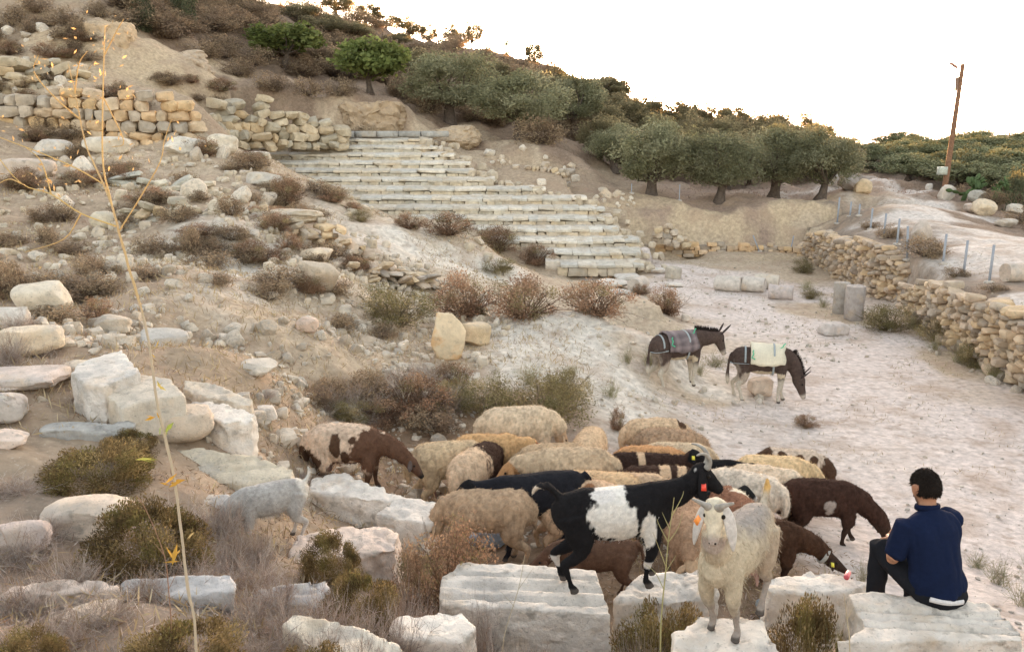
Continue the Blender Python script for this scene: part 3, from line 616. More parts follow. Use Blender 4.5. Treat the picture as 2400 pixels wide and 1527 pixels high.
rock_obj('stone_block', 'long pale broken block lying under the broken grey wall', 'stone block', 488, 316, 560, 362, 33.6, None, 3.2, 6, (.65, .95), .09, .1, (0, .1), .6, (.62, .55, .45))
rock_obj('stone_block', 'pale flat slab below the left end of the second seat row', 'stone block', 570, 372, 636, 396, 31.8, None, 4, 6, (.7, .95), .06, .1, (0, .05), .8, (.62, .56, .47))
rock_obj('stone_block', 'wide pale slab on the slope beside the seats, lower than the flat slab', 'stone block', 575, 408, 660, 442, 28.2, None, 4, 6, (.7, .95), .06, .2, (0, .08), .8, (.58, .52, .44))
rock_obj('boulder', 'round tan boulder on the terrace edge behind the tall stalk', 'boulder', 215, 500, 276, 546, 20.4, None, 2.4, 3, (.85, 1), .05, 0, (0, 0), .9, (.56, .49, .38))
rock_obj('stone_block', 'flat tan slab lying on the crumbling rubble face', 'stone block', 702, 602, 780, 636, 19.8, None, 3.5, 5, (.7, .95), .05, .1, (0, .06), .7, (.62, .51, .38))
rock_obj('boulder', 'pinkish boulder on the slope under the leaning rock plate', 'boulder', 692, 740, 748, 780, None, None, 3, 5, (.7, .95), .06, .1, (0, .1), .8, (.58, .44, .35))
rock_obj('rock_plate', 'leaning tan rock plate sticking out of the rubble slope', 'rock', 686, 655, 798, 738, 17.4, None, 4, 6, (.6, .9), .06, .3, (.5, .25), .5, (.55, .46, .36))
rock_obj('rock_outcrop', 'low ledge of tan bedrock above the crumbling rubble face', 'rock', 560, 545, 760, 590, 21.8, None, 2.8, 8, (.6, .9), .12, .1, (.1, .06), .6, (.50, .42, .32), n=20)
rock_obj('stone_block', 'grey cut block lying on the arena floor by the upright drums', 'stone block', 1917, 752, 1988, 787, None, None, 6, 2, (.85, 1), .03, .25, (0, .03), .7, (.52, .46, .42))
rock_obj('boulder', 'small boulder at the foot of the white mound', 'boulder', 1596, 735, 1618, 756, None, None, 2.6, 4, (.8, .95), .05, 0, (0, 0), .9, (.58, .50, .42))
rock_obj('boulder', 'upright wedge-shaped stone standing on the upper path', 'boulder', 2134, 522, 2184, 572, 30.0, None, 3, 6, (.6, .9), .05, .3, (0, -.3), .6, (.56, .48, .42))
for q in [('tan rock at the end of the rock heap where the path narrows', 2000, 440, 2042, 478, 44.0, (.56, .44, .30)), ('grey rock heaped beside the path under the last olive', 1962, 432, 2010, 474, 45.0, (.38, .34, .31)), ('small grey rock in the heap under the last olive', 1935, 425, 1975, 458, 47.0, (.42, .39, .37)),
          ('pale rock at the foot of the utility pole', 2196, 452, 2236, 490, 43.5, (.56, .50, .44)), ('white rock lying beside the foot of the utility pole', 2168, 450, 2186, 468, 46, (.60, .56, .52)), ('grey rock half hidden in brush below the cactus', 2268, 464, 2312, 492, 41.5, (.46, .44, .40)), ('large tan rock in the brush across the path', 2278, 486, 2334, 528, 38.5, (.58, .48, .36)),
          ('low pinkish rock beside the large tan rock', 2258, 490, 2292, 512, 39.5, (.52, .44, .38)), ('pale rock in the brush near the picture edge, highest there', 2360, 494, 2396, 518, 39, (.58, .53, .47)), ('flat rock at the path edge below the large tan rock', 2330, 525, 2382, 550, 36, (.50, .44, .38))]:
    rock_obj('boulder', q[0], 'boulder', *q[1:6], None, 3, 6, (.65, .92), .07, .3, (0, .08), .8, q[6])
rock_obj('stone_block', 'squared base stone standing at the end of the dark parapet', 'stone block', 938, 316, 968, 350, 47.0, None, 6, 2, (.85, 1), .04, .2, (0, 0), .8, (.52, .44, .32))
rock_obj('stone_block', 'grey base stone beside the squared one at the end of the parapet', 'stone block', 968, 318, 1000, 350, 47.2, None, 6, 2, (.85, 1), .04, .1, (0, 0), .8, (.42, .40, .37))
# column drums
def drum(label, x, y, L, rad, yaw=None, Y=None, col=(.56, .50, .44), upright=False):
    rg = np.random.RandomState(int(x)); n = 28; s = Soup(); g = hit(x, y); g[2] -= .02
    prof = [(0, .0), (0, rad * .6), (0, rad * .96), (.02, rad), (L * .35, rad * .99), (L * .7, rad * .985), (L - .02, rad * .97), (L, rad * .94), (L, rad * .6), (L, 0)]
    V = []; 
    for u, r_ in prof:
        for i in range(n):
            a = 2 * math.pi * i / n; V.append((r_ * math.cos(a), r_ * math.sin(a), u))
    V = np.array(V); Q = [[j * n + i, j * n + (i + 1) % n, (j + 1) * n + (i + 1) % n, (j + 1) * n + i] for j in range(len(prof) - 1) for i in range(n)]
    V = V + np.stack([fbm(V + x + 9 * k, 3, 3, k) for k in range(3)], 1) * .022
    if not upright:
        V = (V - np.array([0, 0, L / 2])) @ np.array(Matrix.Rotation(R(90), 3, 'Y')).T @ rot(yaw).T; V[:, 2] += rad
    o = link('column_drum', mesh_np('column_drum', V, Q, None, np.tile(col, (len(V), 1)), True), M_STONE, None, g); o.data.set_sharp_from_angle(angle=R(40))
    return tag(o, label, 'column drum')
drum('fallen column drum lying farthest left of three on the arena floor', 1706, 682, .85, .27, R(-28))
drum('fallen column drum in the middle of three, pale round end towards the viewer', 1766, 684, .75, .27, R(-28))
drum('short fallen column drum just behind the middle one', 1796, 676, .8, .26, R(-22), None, (.55, .48, .40))
drum('pinkish fallen column drum nearest the upright drums', 1829, 700, .75, .24, R(-20), None, (.50, .43, .40))
drum('column drum lying end-on at the foot of the seating', 1496, 682, .9, .24, R(62), None, (.60, .52, .45))
drum('upright column drum standing by the retaining wall, the farther of two', 1969, 733, .95, .23, 0, None, (.42, .38, .34), True)
drum('upright column drum standing by the retaining wall, the nearer of two', 2000, 748, 1.0, .28, 0, None, (.42, .37, .34), True)
drum('short stump of column standing at the foot of the seating', 1578, 652, .42, .30, 0, None, (.52, .46, .38), True)
g_ = drum('column drum lying on the upper path at the picture edge', 2385, 660, .8, .25, R(10), None, (.56, .46, .38))
for i, (a, b, c, d) in enumerate([(1395, 655, 1470, 672), (1440, 640, 1500, 655), (1520, 625, 1560, 640), (1560, 660, 1600, 672), (1425, 675, 1478, 690)]):
    rock_obj('paving_slab', 'flat broken paving slab lying at the foot of the seating', 'stone slab', a, b, c, d, None, None, 6, 3, (.8, 1), .04, .1 * i, (0, 0), 1.0, (.60, .55, .49), group='paving slabs by the seating')
# rubble one could still pick up stone by stone
RUB = [rock_np(700 + i, 5, 4.0, 10, (.55, .9), .09) for i in range(8)]
RUBM = []
for i, (V, Q) in enumerate(RUB):
    me = mesh_np('rubble_rock', V, Q, None, np.tile(np.array([(.72, .63, .52), (.66, .54, .41), (.76, .68, .58), (.60, .51, .41)][i % 4]), (len(V), 1)), True); me.set_sharp_from_angle(angle=R(35)); me.materials.append(M_STONE); RUBM.append(me)
_rr = np.random.RandomState(5)
def rubble(n, poly, size, label, group, y0=2.5):
    xs = [p[0] for p in poly]; ys_ = [p[1] for p in poly]; k = 0
    while k < n:
        a, b = _rr.uniform(min(xs), max(xs)), _rr.uniform(min(ys_), max(ys_)); ins = False; j = len(poly) - 1
        for i in range(len(poly)):
            if (poly[i][1] > b) != (poly[j][1] > b) and a < (poly[j][0] - poly[i][0]) * (b - poly[i][1]) / (poly[j][1] - poly[i][1]) + poly[i][0]: ins = not ins
            j = i
        if not ins: continue
        g = hit(a, b, 0, y0); r_ = size[0] + (size[1] - size[0]) * _rr.rand() ** 2.5
        o = bpy.data.objects.new('rubble_rock', RUBM[_rr.randint(8)]); COL.objects.link(o)
        o.location = g + np.array([0, 0, r_ * .25]); o.scale = r_ * _rr.uniform(.6, 1.25, 3); o.rotation_euler = _rr.uniform(0, 6.28, 3)
        tag(o, label, 'rock', group); k += 1
rubble(50, [(380, 660), (660, 640), (700, 760), (880, 760), (860, 880), (700, 900), (420, 780), (190, 740)], (.04, .15), 'pale rubble rock on the loose slope above the pile of blocks', 'rubble rocks on the loose slope')
rubble(28, [(880, 860), (1060, 870), (1110, 960), (960, 1010), (900, 960)], (.04, .13), 'pale rubble rock at the foot of the orange-stained standing stone', 'rubble rocks below the standing stone')
rubble(18, [(600, 880), (760, 900), (720, 1040), (600, 1040)], (.04, .11), 'small white rock on the brown ground beside the piebald sheep', 'rocks beside the piebald sheep')
rubble(28, [(0, 560), (500, 570), (480, 640), (0, 720)], (.05, .17), 'greyish rubble rock on the dark bank at the picture edge', 'rubble rocks on the dark bank')
rubble(28, [(0, 340), (540, 340), (660, 460), (600, 500), (0, 500)], (.08, .42), 'weathered stone lying on the terraces below the golden wall', 'stones on the upper terraces')
rubble(14, [(1560, 880), (1880, 940), (1700, 985), (1430, 960), (1540, 900)], (.03, .09), 'small pale rock on the floor around the donkeys', 'rocks around the donkeys')
rubble(18, [(1880, 660), (2100, 750), (2400, 900), (2380, 930), (2050, 770), (1870, 680)], (.06, .16), 'fallen wall stone lying in the weeds along the retaining wall', 'fallen stones along the wall')
rubble(18, [(0, 60), (180, 80), (200, 220), (0, 220)], (.12, .4), 'grey stone on the steep slope above the walls', 'stones on the steep slope')
rubble(22, [(800, 610), (1010, 620), (1020, 700), (860, 690)], (.06, .18), 'tan rubble rock on the ledge below the white earth track', 'rubble rocks on the ledge')
rubble(18, [(1010, 352), (1330, 352), (1400, 440), (1200, 436), (1090, 380)], (.08, .3), 'rock on the tan bank above the right end of the seats', 'rocks on the bank above the seats')
rubble(14, [(1380, 440), (1480, 460), (1500, 500), (1400, 470)], (.1, .4), 'rock at the corner between seating and olive terrace', 'rocks at the terrace corner')
# gravel: uncountable
s = Soup(); rg = np.random.RandomState(8); TG = [rock_np(800 + i, 3, 5.0, 8, (.5, .9), .1) for i in range(6)]
def gravel(n, xr, yr, sz, col):
    a = rg.uniform(*xr, n); b = yr[0] * (yr[1] / yr[0]) ** rg.rand(n); z = terrain(a, b)
    keep = fbm(np.stack([a, b, 0 * a], 1), .7, 2, 77) + rg.rand(n) * .8 > .25
    for x, y, zz in np.stack([a, b, z], 1)[keep]:
        V, Q = TG[rg.randint(6)]; r_ = sz[0] + (sz[1] - sz[0]) * rg.rand() ** 3
        s.add((V * r_ * rg.uniform(.6, 1.2, 3)) @ rot(rg.uniform(0, 6)).T + (x, y, zz + r_ * .2), Q, None, np.array(col) * rg.uniform(.8, 1.12))
gravel(2600, (-7, 3.5), (9, 21), (.012, .07), (.68, .59, .48)); gravel(1300, (-2, 11), (8, 20), (.008, .035), (.66, .58, .50)); gravel(2600, (-9, 0), (10, 24), (.03, .13), (.68, .59, .48)); gravel(1500, (-14, 0), (17, 34), (.03, .16), (.62, .53, .41)); gravel(900, (-3, 12), (20, 37), (.02, .06), (.52, .46, .38))
me = s.mesh('gravel', True); me.set_sharp_from_angle(angle=R(35))
tag(link('gravel', me, M_STONE), 'loose pale gravel scattered over the slope and arena floor', 'gravel', None, 'stuff')

def cliff(label, x0, y0, x1, y1, Yf, ex, rough, col, dep=1.0, tilt=(0, 0), name='rock_cliff', n=30, yaw=.1, cuts=2, cutd=(.85, 1)):
    wv = (x1 - x0) / pxm(Yf, 6); b = P((x0 + x1) / 2, y1, Yf)[2]
    o = rock_obj(name, label, 'cliff', x0, y0, x1, y1, Yf + wv * dep * .45, M_MASON, ex, cuts, cutd, rough, yaw, tilt, dep, col, n=n, fine=.05, base=b)
    h = P((x0 + x1) / 2, y0, Yf)[2] - b; k = h / max(v.co.z for v in o.data.vertices); o.scale = (1, 1, k)
cliff('tall tan rock face cut upright into the hillside under the dark shrubs', 192, 42, 318, 190, 43.2, 8, .15, (.50, .375, .25))
cliff('lower shoulder of the tan rock face beside its dark cleft, nearer the picture edge', 90, 92, 200, 195, 42.8, 6, .18, (.45, .35, .25))
cliff('sloping bank of pale tan earth rock between the rock face and the figs', 325, 110, 510, 215, 45.0, 3, .16, (.48, .38, .285), .8, (.2, .25), cuts=6, cutd=(.6, .92))
cliff('brown undercut earth bank above the top row of seats', 795, 232, 955, 352, 47.6, 7, .17, (.40, .30, .205), .9)
cliff('rounded pebbly earth mound at the end of the top seat row, under the olive', 1005, 292, 1130, 354, 47.6, 2.4, .12, (.44, .34, .24), 1.0, name='rock_outcrop')

for q in [('cut block at the picture edge above the tan boulder with the white top', -30, 822, 70, 880, 11.3, WHT), ('small pale block wedged between the pile and the tan boulder', 148, 925, 232, 972, 9.9, (.70, .60, .48)), ('small dark-sided stone under the round tan boulder', 312, 985, 378, 1035, 9.2, (.55, .48, .40)), ('pale angular stone at the foot of the block with the blue-white top', 598, 1005, 652, 1046, 10.4, WHT),
          ('low pale block at the picture edge beside the ragged white block', -30, 1085, 70, 1140, 7.9, PNK), ('pale angular block above the wedge of pale stone', 225, 770, 312, 822, 12.6, (.66, .58, .48)), ('small cream block half sunk behind the long weathered slab', 470, 1020, 545, 1056, 9.3, (.72, .62, .48)), ('cream stone lying between the thin worn slab and the squared grey-white block', 150, 1395, 275, 1450, 4.9, (.68, .57, .47))]:
    rock_obj('stone_block', q[0], 'stone block', *q[1:6], None, 6, 5, (.72, .95), .05, .25, (.05, .05), .8, q[6])
# ---------------------------------------------------------------- vegetation
def leaf_np(c, ln, wd, rg, up=0.2, dirs=None):
    n = len(c)
    a = rg.normal(size=(n, 3)) if dirs is None else dirs + rg.normal(size=(n, 3)) * .5
    a[:, 2] += up; a /= np.linalg.norm(a, axis=1)[:, None]
    b = np.cross(a, rg.normal(size=(n, 3))); b /= np.linalg.norm(b, axis=1)[:, None] + 1e-9
    L = (ln * rg.uniform(.6, 1.25, n))[:, None]; W = (wd * rg.uniform(.6, 1.25, n))[:, None]
    V = np.stack([c - a * L * .5, c + b * W * .5, c + a * L * .5, c - b * W * .5], 1).reshape(-1, 3)
    return V, np.arange(4 * n).reshape(n, 4)
def tube_np(pts, rad, n=5):
    pts = np.asarray(pts, float); m = len(pts); rad = np.broadcast_to(rad, m)
    t = np.gradient(pts, axis=0); t /= np.linalg.norm(t, axis=1)[:, None] + 1e-9
    ref = np.array([0, 0, 1.0]) if abs(t[0][2]) < .9 else np.array([1.0, 0, 0])
    u = np.cross(t, ref); u /= np.linalg.norm(u, axis=1)[:, None] + 1e-9; v = np.cross(t, u)
    a = np.arange(n) * 2 * math.pi / n
    V = pts[:, None] + rad[:, None, None] * (np.cos(a)[None, :, None] * u[:, None] + np.sin(a)[None, :, None] * v[:, None])
    idx = np.arange(m * n).reshape(m, n)
    Q = np.stack([idx[:-1], np.roll(idx[:-1], -1, 1), np.roll(idx[1:], -1, 1), idx[1:]], -1).reshape(-1, 4)
    return V.reshape(-1, 3), Q
def stems_np(s, n, rg, h, spread, r0, col, segs=5, curl=.3, base=.06, jitter=.1, branch=0, bl=.35):
    for i in range(n):
        az = rg.uniform(0, 6.283); tl = spread * math.sqrt(rg.rand()); L = h * rg.uniform(.55, 1.1)
        d = np.array([math.cos(az) * math.sin(tl), math.sin(az) * math.sin(tl), math.cos(tl)])
        p = np.array([rg.normal() * base, rg.normal() * base, -.03]); pts = [p]
        for k in range(segs):
            d = d + rg.normal(size=3) * jitter + np.array([math.cos(az), math.sin(az), -.3]) * curl * .12
            d /= np.linalg.norm(d); p = p + d * L / segs; pts.append(p)
        c = np.array(col[rg.randint(len(col))]) * rg.uniform(.75, 1.2)
        V, Q = tube_np(pts, np.linspace(r0, r0 * .35, segs + 1), 3); s.add(V, Q, None, c)
        for b in range(branch):
            j = rg.randint(1, segs); q = np.array(pts[j]); dd = (np.array(pts[j + 1]) - q); dd /= np.linalg.norm(dd); dd = dd + rg.normal(size=3) * .55; dd /= np.linalg.norm(dd)
            bp = [q]
            for k in range(3):
                dd = dd + rg.normal(size=3) * jitter; dd /= np.linalg.norm(dd); bp.append(bp[-1] + dd * L * bl / 3)
            V, Q = tube_np(bp, np.linspace(r0 * .6, r0 * .25, 4), 3); s.add(V, Q, None, c)
def clumps(rg, n, rx, rz, cz, core=.45):
    d = rg.normal(size=(n, 3)); d /= np.linalg.norm(d, axis=1)[:, None]; r = core + (1 - core) * rg.rand(n) ** .5
    c = d * r[:, None] * np.array([rx, rx, rz]); c[:, 2] = np.maximum(c[:, 2], -rz * .62) + cz
    return c
def make_tree(name, seed, rx, rz, h, leafn, ln, wd, pal, ncl=46, trunk=.22, bare=.28, cr=.34):
    """proto tree: crown radius rx, rz; total height h; origin at the foot"""
    rg = np.random.RandomState(seed); root = empty(name)
    cz = h - rz; s = Soup(); tops = clumps(rg, ncl, rx * .8, rz * .8, cz)
    base_t = rg.uniform(-.15, .15, 2)
    tk = np.array([[0, 0, -.15], [0, 0, .08], [base_t[0] * .4, base_t[1] * .4, h * bare * .5], [base_t[0], base_t[1], h * bare]])
    V, Q = tube_np(np.vstack([tk]), np.array([trunk * 1.75, trunk * 1.35, trunk * .95, trunk * .85]), 12)
    V = V + np.stack([fbm(V * np.array([3, 3, .8]) + seed + 9 * k, 1.6, 3, k) for k in range(3)], 1) * trunk * .28
    s.add(V, Q, None, (.115, .09, .075))
    for k in rg.choice(ncl, min(11, ncl), False):
        e = tops[k]; m = tk[3] * .45 + e * .55 + rg.normal(size=3) * rx * .08 - np.array([0, 0, rz * .1])
        V, Q = tube_np([tk[3] - np.array([0, 0, .12]), tk[3] * .7 + m * .3, m, e], np.array([trunk * .5, trunk * .36, trunk * .22, trunk * .07]), 6); s.add(V, Q, None, (.12, .095, .08))
    link('trunk', s.mesh('trunk', True), M_BARK, root)
    s = Soup(); per = leafn // ncl
    for k in range(ncl):
        c = tops[k]; r_ = rx * cr * rg.uniform(.6, 1.15)
        d = rg.normal(size=(per, 3)); d /= np.linalg.norm(d, axis=1)[:, None]; q = rg.rand(per) ** .45
        pts = c + d * (q * r_)[:, None] * np.array([1, 1, .8])
        keep = fbm(pts, 2.2 / rx * 1.6, 2, seed) > -.55
        pts = pts[keep]; V, Q = leaf_np(pts, ln, wd, rg, .15)
        cl = np.array(pal[rg.randint(len(pal))]) * rg.uniform(.82, 1.2)
        cc = np.repeat(cl[None] * rg.uniform(.82, 1.2, len(pts))[:, None], 4, 0)
        s.add(V, Q, None, cc)
    link('crown', s.mesh('crown'), M_LEAFT if pal is OLF else M_LEAFD if pal is OLR else M_LEAF, root)
    root['_h'] = h; root['_r'] = rx
    return root
OLV = [(.235, .235, .145), (.20, .20, .12), (.27, .265, .17), (.175, .175, .10)]
OLF = [(.255, .225, .135), (.22, .195, .115), (.29, .25, .155), (.19, .17, .10)]
OLR = [(.19, .20, .115), (.16, .17, .095), (.22, .225, .13), (.14, .15, .085)]  # green darkened to stand in for hill shade on the far grove
FIG = [(.155, .19, .06), (.13, .155, .05), (.19, .22, .075)]
P_OL = [make_tree('olive_tree', 40 + i, 1.9, 1.5, 3.5, 17000, .15, .05, OLV, 60, .19, .24) for i in range(4)]
P_FAR = [make_tree('olive_tree', 60 + i, 2.0, 1.65, 3.6, 7000, .20, .085, OLF, 40, .18, .25) for i in range(3)]
P_FAR2 = [make_tree('olive_tree', 70 + i, 2.0, 1.4, 3.2, 7000, .20, .085, OLR, 40, .16, .2) for i in range(3)]
P_FIG = [make_tree('fig_tree', 80 + i, 1.9, 1.2, 3.2, 3400, .27, .2, FIG, 44, .14, .3) for i in range(2)]
_used = set()
def put(protos, i, loc, h=None, r_=None, rz=0, label=None, cat='tree', group=None, tilt=(0, 0)):
    p = protos[i % len(protos)]; sc = (r_ / p['_r'] if r_ else h / p['_h'],) * 2 + (h / p['_h'],)
    if p.name not in _used:
        _used.add(p.name); o = p; o.location = [float(v) for v in loc]; o.rotation_euler = (tilt[0], tilt[1], rz); o.scale = sc
    else: o = dup(p, loc, rz, sc, None, None, tilt)
    return tag(o, label, cat, group)
def tree_px(protos, i, px, py, wpx, top, Y, label, group=None, rz=None, cat='tree'):
    g = at(px, Y); k = pxm(Y, g[2]); h = P(px, top, Y)[2] - g[2]
    return put(protos, i, g, max(h, .5), wpx / k / 2, rz if rz is not None else i * 1.7, label, cat, group)
tree_px(P_OL, 0, 1525, 468, 250, 268, 43.2, 'olive tree with the thick flared trunk, first of the row along the bank', rz=.3)
tree_px(P_OL, 1, 1687, 475, 215, 300, 42.6, 'olive tree with a short light brown trunk, second of the row along the bank', rz=1.0)
tree_px(P_OL, 2, 1813, 465, 230, 288, 45.0, 'olive tree with a dark leaning trunk, third of the row along the bank', rz=2.2)
tree_px(P_OL, 3, 1922, 472, 215, 292, 43.2, 'olive tree with a tall straight trunk beside the rock heap and the path', rz=4.0)
tree_px(P_OL, 1, 1055, 292, 250, 112, 53.0, 'olive tree with a wide grey-green crown on the bank above the seating, near the fig', rz=3.0)
tree_px(P_OL, 2, 1220, 345, 250, 158, 50.5, 'olive tree with a forked dark trunk on the ledge above the seats', rz=5.0)
tree_px(P_OL, 0, 1345, 330, 170, 165, 57, 'olive tree with a small crown between the forked olive and the bushy one', rz=2.0)
tree_px(P_OL, 3, 1440, 430, 160, 290, 49.5, 'bushy olive whose crown hangs to the ground at the corner of the bank', rz=.9)
tree_px(P_FIG, 0, 668, 140, 185, 48, 56, 'bright green fig tree on the brown hillside, the smaller and higher of two', rz=.4)
tree_px(P_FIG, 1, 868, 222, 205, 88, 52.5, 'bright green fig tree with dark spreading limbs, the larger and lower of two', rz=1.2)
SKX = [1340, 1400, 1450, 1500, 1560, 1600, 1700, 1800, 1870, 1930, 1960, 1990, 2010, 2025, 2060, 2120, 2250, 2320, 2420]
SKY = [178, 175, 190, 222, 232, 230, 242, 246, 255, 282, 305, 315, 322, 330, 326, 312, 318, 314, 306]
rg = np.random.RandomState(21); n = 0
for Y, step, drop in ((53, 68, 95), (58, 62, 62), (64, 56, 30), (70, 46, 0)):
    px = 1395 if Y > 60 else 1420
    while px < 1985:
        a = px + rg.uniform(-14, 14); top = np.interp(a, SKX, SKY) + drop * rg.uniform(.75, 1.1) + rg.uniform(-3, 9)
        tree_px(P_FAR, n, a, 0, rg.uniform(130, 180) * 58 / (Y + 6), top, Y + rg.uniform(-1.5, 1.5), 'grey-green olive tree in the dense grove behind the row on the bank', 'olive trees of the dense grove', rg.uniform(0, 6)); n += 1; px += step
for Y, step, drop in ((47, 52, 70), (52, 46, 50), (57, 42, 34), (63, 38, 20), (71, 36, 8), (80, 32, -4)):
    px = 2045 + (190 if Y < 50 else 95 if Y < 55 else 45 if Y < 60 else 0)
    while px < 2560:
        a = px + rg.uniform(-12, 12); top = np.interp(a, SKX, SKY) + drop * rg.uniform(.6, 1.2) + rg.uniform(-12, 22)
        tree_px(P_FAR2, n, a, 0, rg.uniform(125, 175) * 58 / (Y + 4), top, Y + rg.uniform(-1.5, 1.5), 'dark green olive tree in the grove beyond the path', 'olive trees of the far grove', rg.uniform(0, 6)); n += 1; px += step
# ridge and hillside trees
for i, (a, b, c, d, Y) in enumerate([(905, 92, 90, 30, 81), (960, 100, 80, 32, 80), (1005, 95, 55, 52, 80.5), (860, 60, 90, 2, 80), (790, 30, 100, -30, 80)]):
    tree_px(P_FAR, i, a, b, c, d, Y, 'scrubby tree against the white sky on the high ridge', 'trees along the high ridge')
tree_px(P_FAR, 1, 1062, 95, 62, 50, 80.5, 'twin-crowned small tree alone on the bald ridge, the left one of the pair', rz=1)
tree_px(P_FAR, 2, 1106, 98, 58, 42, 80.2, 'small bushy tree alone on the bald ridge, the one at its very edge', rz=2)
tree_px(P_FAR, 0, 1252, 152, 55, 96, 77, 'small dark tree standing out on the descending ridge', rz=2)
for i, (a, b, c, d, Y) in enumerate([(760, 100, 130, 30, 68), (700, 70, 120, 8, 70), (830, 110, 110, 50, 70), (1000, 200, 120, 108, 62), (1110, 210, 110, 128, 62), (1160, 210, 90, 138, 66), (1290, 220, 110, 150, 66), (1340, 240, 110, 172, 64), (930, 130, 90, 75, 72), (1440, 240, 100, 172, 71), (1395, 240, 90, 182, 71)]):
    tree_px(P_FAR, i + 1, a, b, c, d, Y, 'brownish olive tree on the scrubby hillside below the ridge', 'trees on the scrubby hillside', rz=i)
# bushes (one mesh each)
def make_bush(name, seed, leafn, ln, wd, pal, ncl=20, rz=.8, core=.3, twigs=0, tcol=None, m=None, cr=.36, up=.3):
    rg = np.random.RandomState(seed); s = Soup(); tops = clumps(rg, ncl, .75, rz * .75, rz * .6, core); per = leafn // ncl
    for k in range(ncl):
        r_ = cr * rg.uniform(.6, 1.2); d = rg.normal(size=(per, 3)); d /= np.linalg.norm(d, axis=1)[:, None]
        pts = tops[k] + d * (rg.rand(per) ** .5 * r_)[:, None]; pts = pts[pts[:, 2] > -.05]
        V, Q = leaf_np(pts, ln, wd, rg, up); cl = np.array(pal[rg.randint(len(pal))]) * rg.uniform(.8, 1.2)
        s.add(V, Q, None, np.repeat(cl[None] * rg.uniform(.65, 1.35, len(pts))[:, None], 4, 0))
    if twigs: stems_np(s, twigs, rg, rz * 1.5, 1.1, .012, tcol or [(.2, .15, .12)], 4, .3, .08, .15, 2)
    me = s.mesh(name); me.materials.append(m or M_LEAF); return me
SCR = [(.27, .195, .13), (.32, .24, .16), (.215, .16, .115), (.36, .275, .18)]
RED = [(.32, .195, .125), (.36, .24, .155), (.27, .175, .115), (.25, .205, .11)]
GBR = [(.27, .22, .11), (.22, .185, .09), (.32, .26, .14), (.19, .17, .08)]
CUS = [(.17, .12, .055), (.21, .15, .07), (.14, .10, .05), (.25, .19, .09), (.19, .155, .06)]
DGR = [(.09, .10, .06), (.11, .12, .07), (.08, .085, .055)]
B_SCR = [make_bush('scrub_bush', 110 + i, 2600, .11, .035, SCR, 22, .7, .3, 30, [(.16, .12, .1)]) for i in range(3)]
B_DRK = [make_bush('scrub_bush', 120 + i, 2600, .10, .05, DGR, 22, 1.1) for i in range(2)]
B_RED = [make_bush('dry_bush', 130 + i, 5200, .055, .03, RED, 34, .75, .35, 60, [(.24, .16, .11), (.2, .13, .09)], None, .28) for i in range(3)]
B_GBR = [make_bush('dry_bush', 140 + i, 7000, .05, .022, GBR, 34, .75, .35, 50, [(.24, .19, .12)], None, .28) for i in range(2)]
def bush(protos, i, name, loc, r_, h, label, group=None, rz=0, cat='bush'):
    o = bpy.data.objects.new(name, protos[i % len(protos)]); COL.objects.link(o); o.location = [float(v) for v in loc]
    o.rotation_euler = (0, 0, rz); o.scale = (r_, r_, h / 1.25); return tag(o, label, cat, group)
def bush_px(protos, i, name, px, py, wpx, hpx, label, group=None, cat='bush', Y=None):
    g = hit(px, py) if Y is None else at(px, Y); k = pxm(g[1], g[2])
    return bush(protos, i, name, g, wpx / k / 2, hpx / k, label, group, i * 2.3, cat)
rg = np.random.RandomState(31)
n = 0
while n < 190:                              # the brown hillside
    a, b = rg.uniform(300, 1480), rg.uniform(-30, 340)
    if b < np.interp(a, [300, 830, 1000, 1280, 1500], [-40, 0, 85, 160, 235]) + 6 or b > np.interp(a, [300, 500, 700, 940, 1000, 1500], [60, 150, 190, 215, 270, 400]): continue
    g = hit(a, b, 0, 40); 
    if g[1] < 44 or g[1] > 95: continue
    bush(B_SCR, n, 'scrub_bush', g, rg.uniform(1.0, 2.2), rg.uniform(.7, 1.6), 'brown dry scrub bush on the hillside below the ridge', 'scrub on the hillside', rg.uniform(0, 6)); n += 1
for i, (a, b, c, d, t) in enumerate([(335, 75, 70, 90, 'dark evergreen shrub at the upper picture edge right above the rock-cut wall'), (440, 75, 80, 90, 'dark evergreen shrub at the upper picture edge, farther from the rock-cut wall'), (1140, 150, 45, 30, 'low dark bush on the bald ridge'), (1188, 152, 30, 38, 'narrow dark bush on the bald ridge beside the low one'), (1250, 140, 36, 52, 'dark upright bush at the step of the ridge')]):
    bush_px(B_DRK, i, 'evergreen_shrub', a, b, c, d, t, None, 'shrub', None if i < 2 else 76)
for i, (a, b, c, d) in enumerate([(40, 60, 120, 50), (150, 60, 120, 50), (90, 30, 130, 50), (230, 40, 90, 40), (560, 180, 110, 50), (640, 215, 120, 50), (720, 225, 90, 45), (800, 225, 100, 50), (930, 225, 80, 50), (1000, 265, 100, 50), (1120, 270, 90, 45), (540, 290, 60, 22), (750, 300, 50, 22), (860, 330, 110, 40)]):
    bush_px(B_SCR, i, 'scrub_bush', a, b, c, d, 'brown dry scrub bush among the upper ruins', 'scrub among the upper ruins')
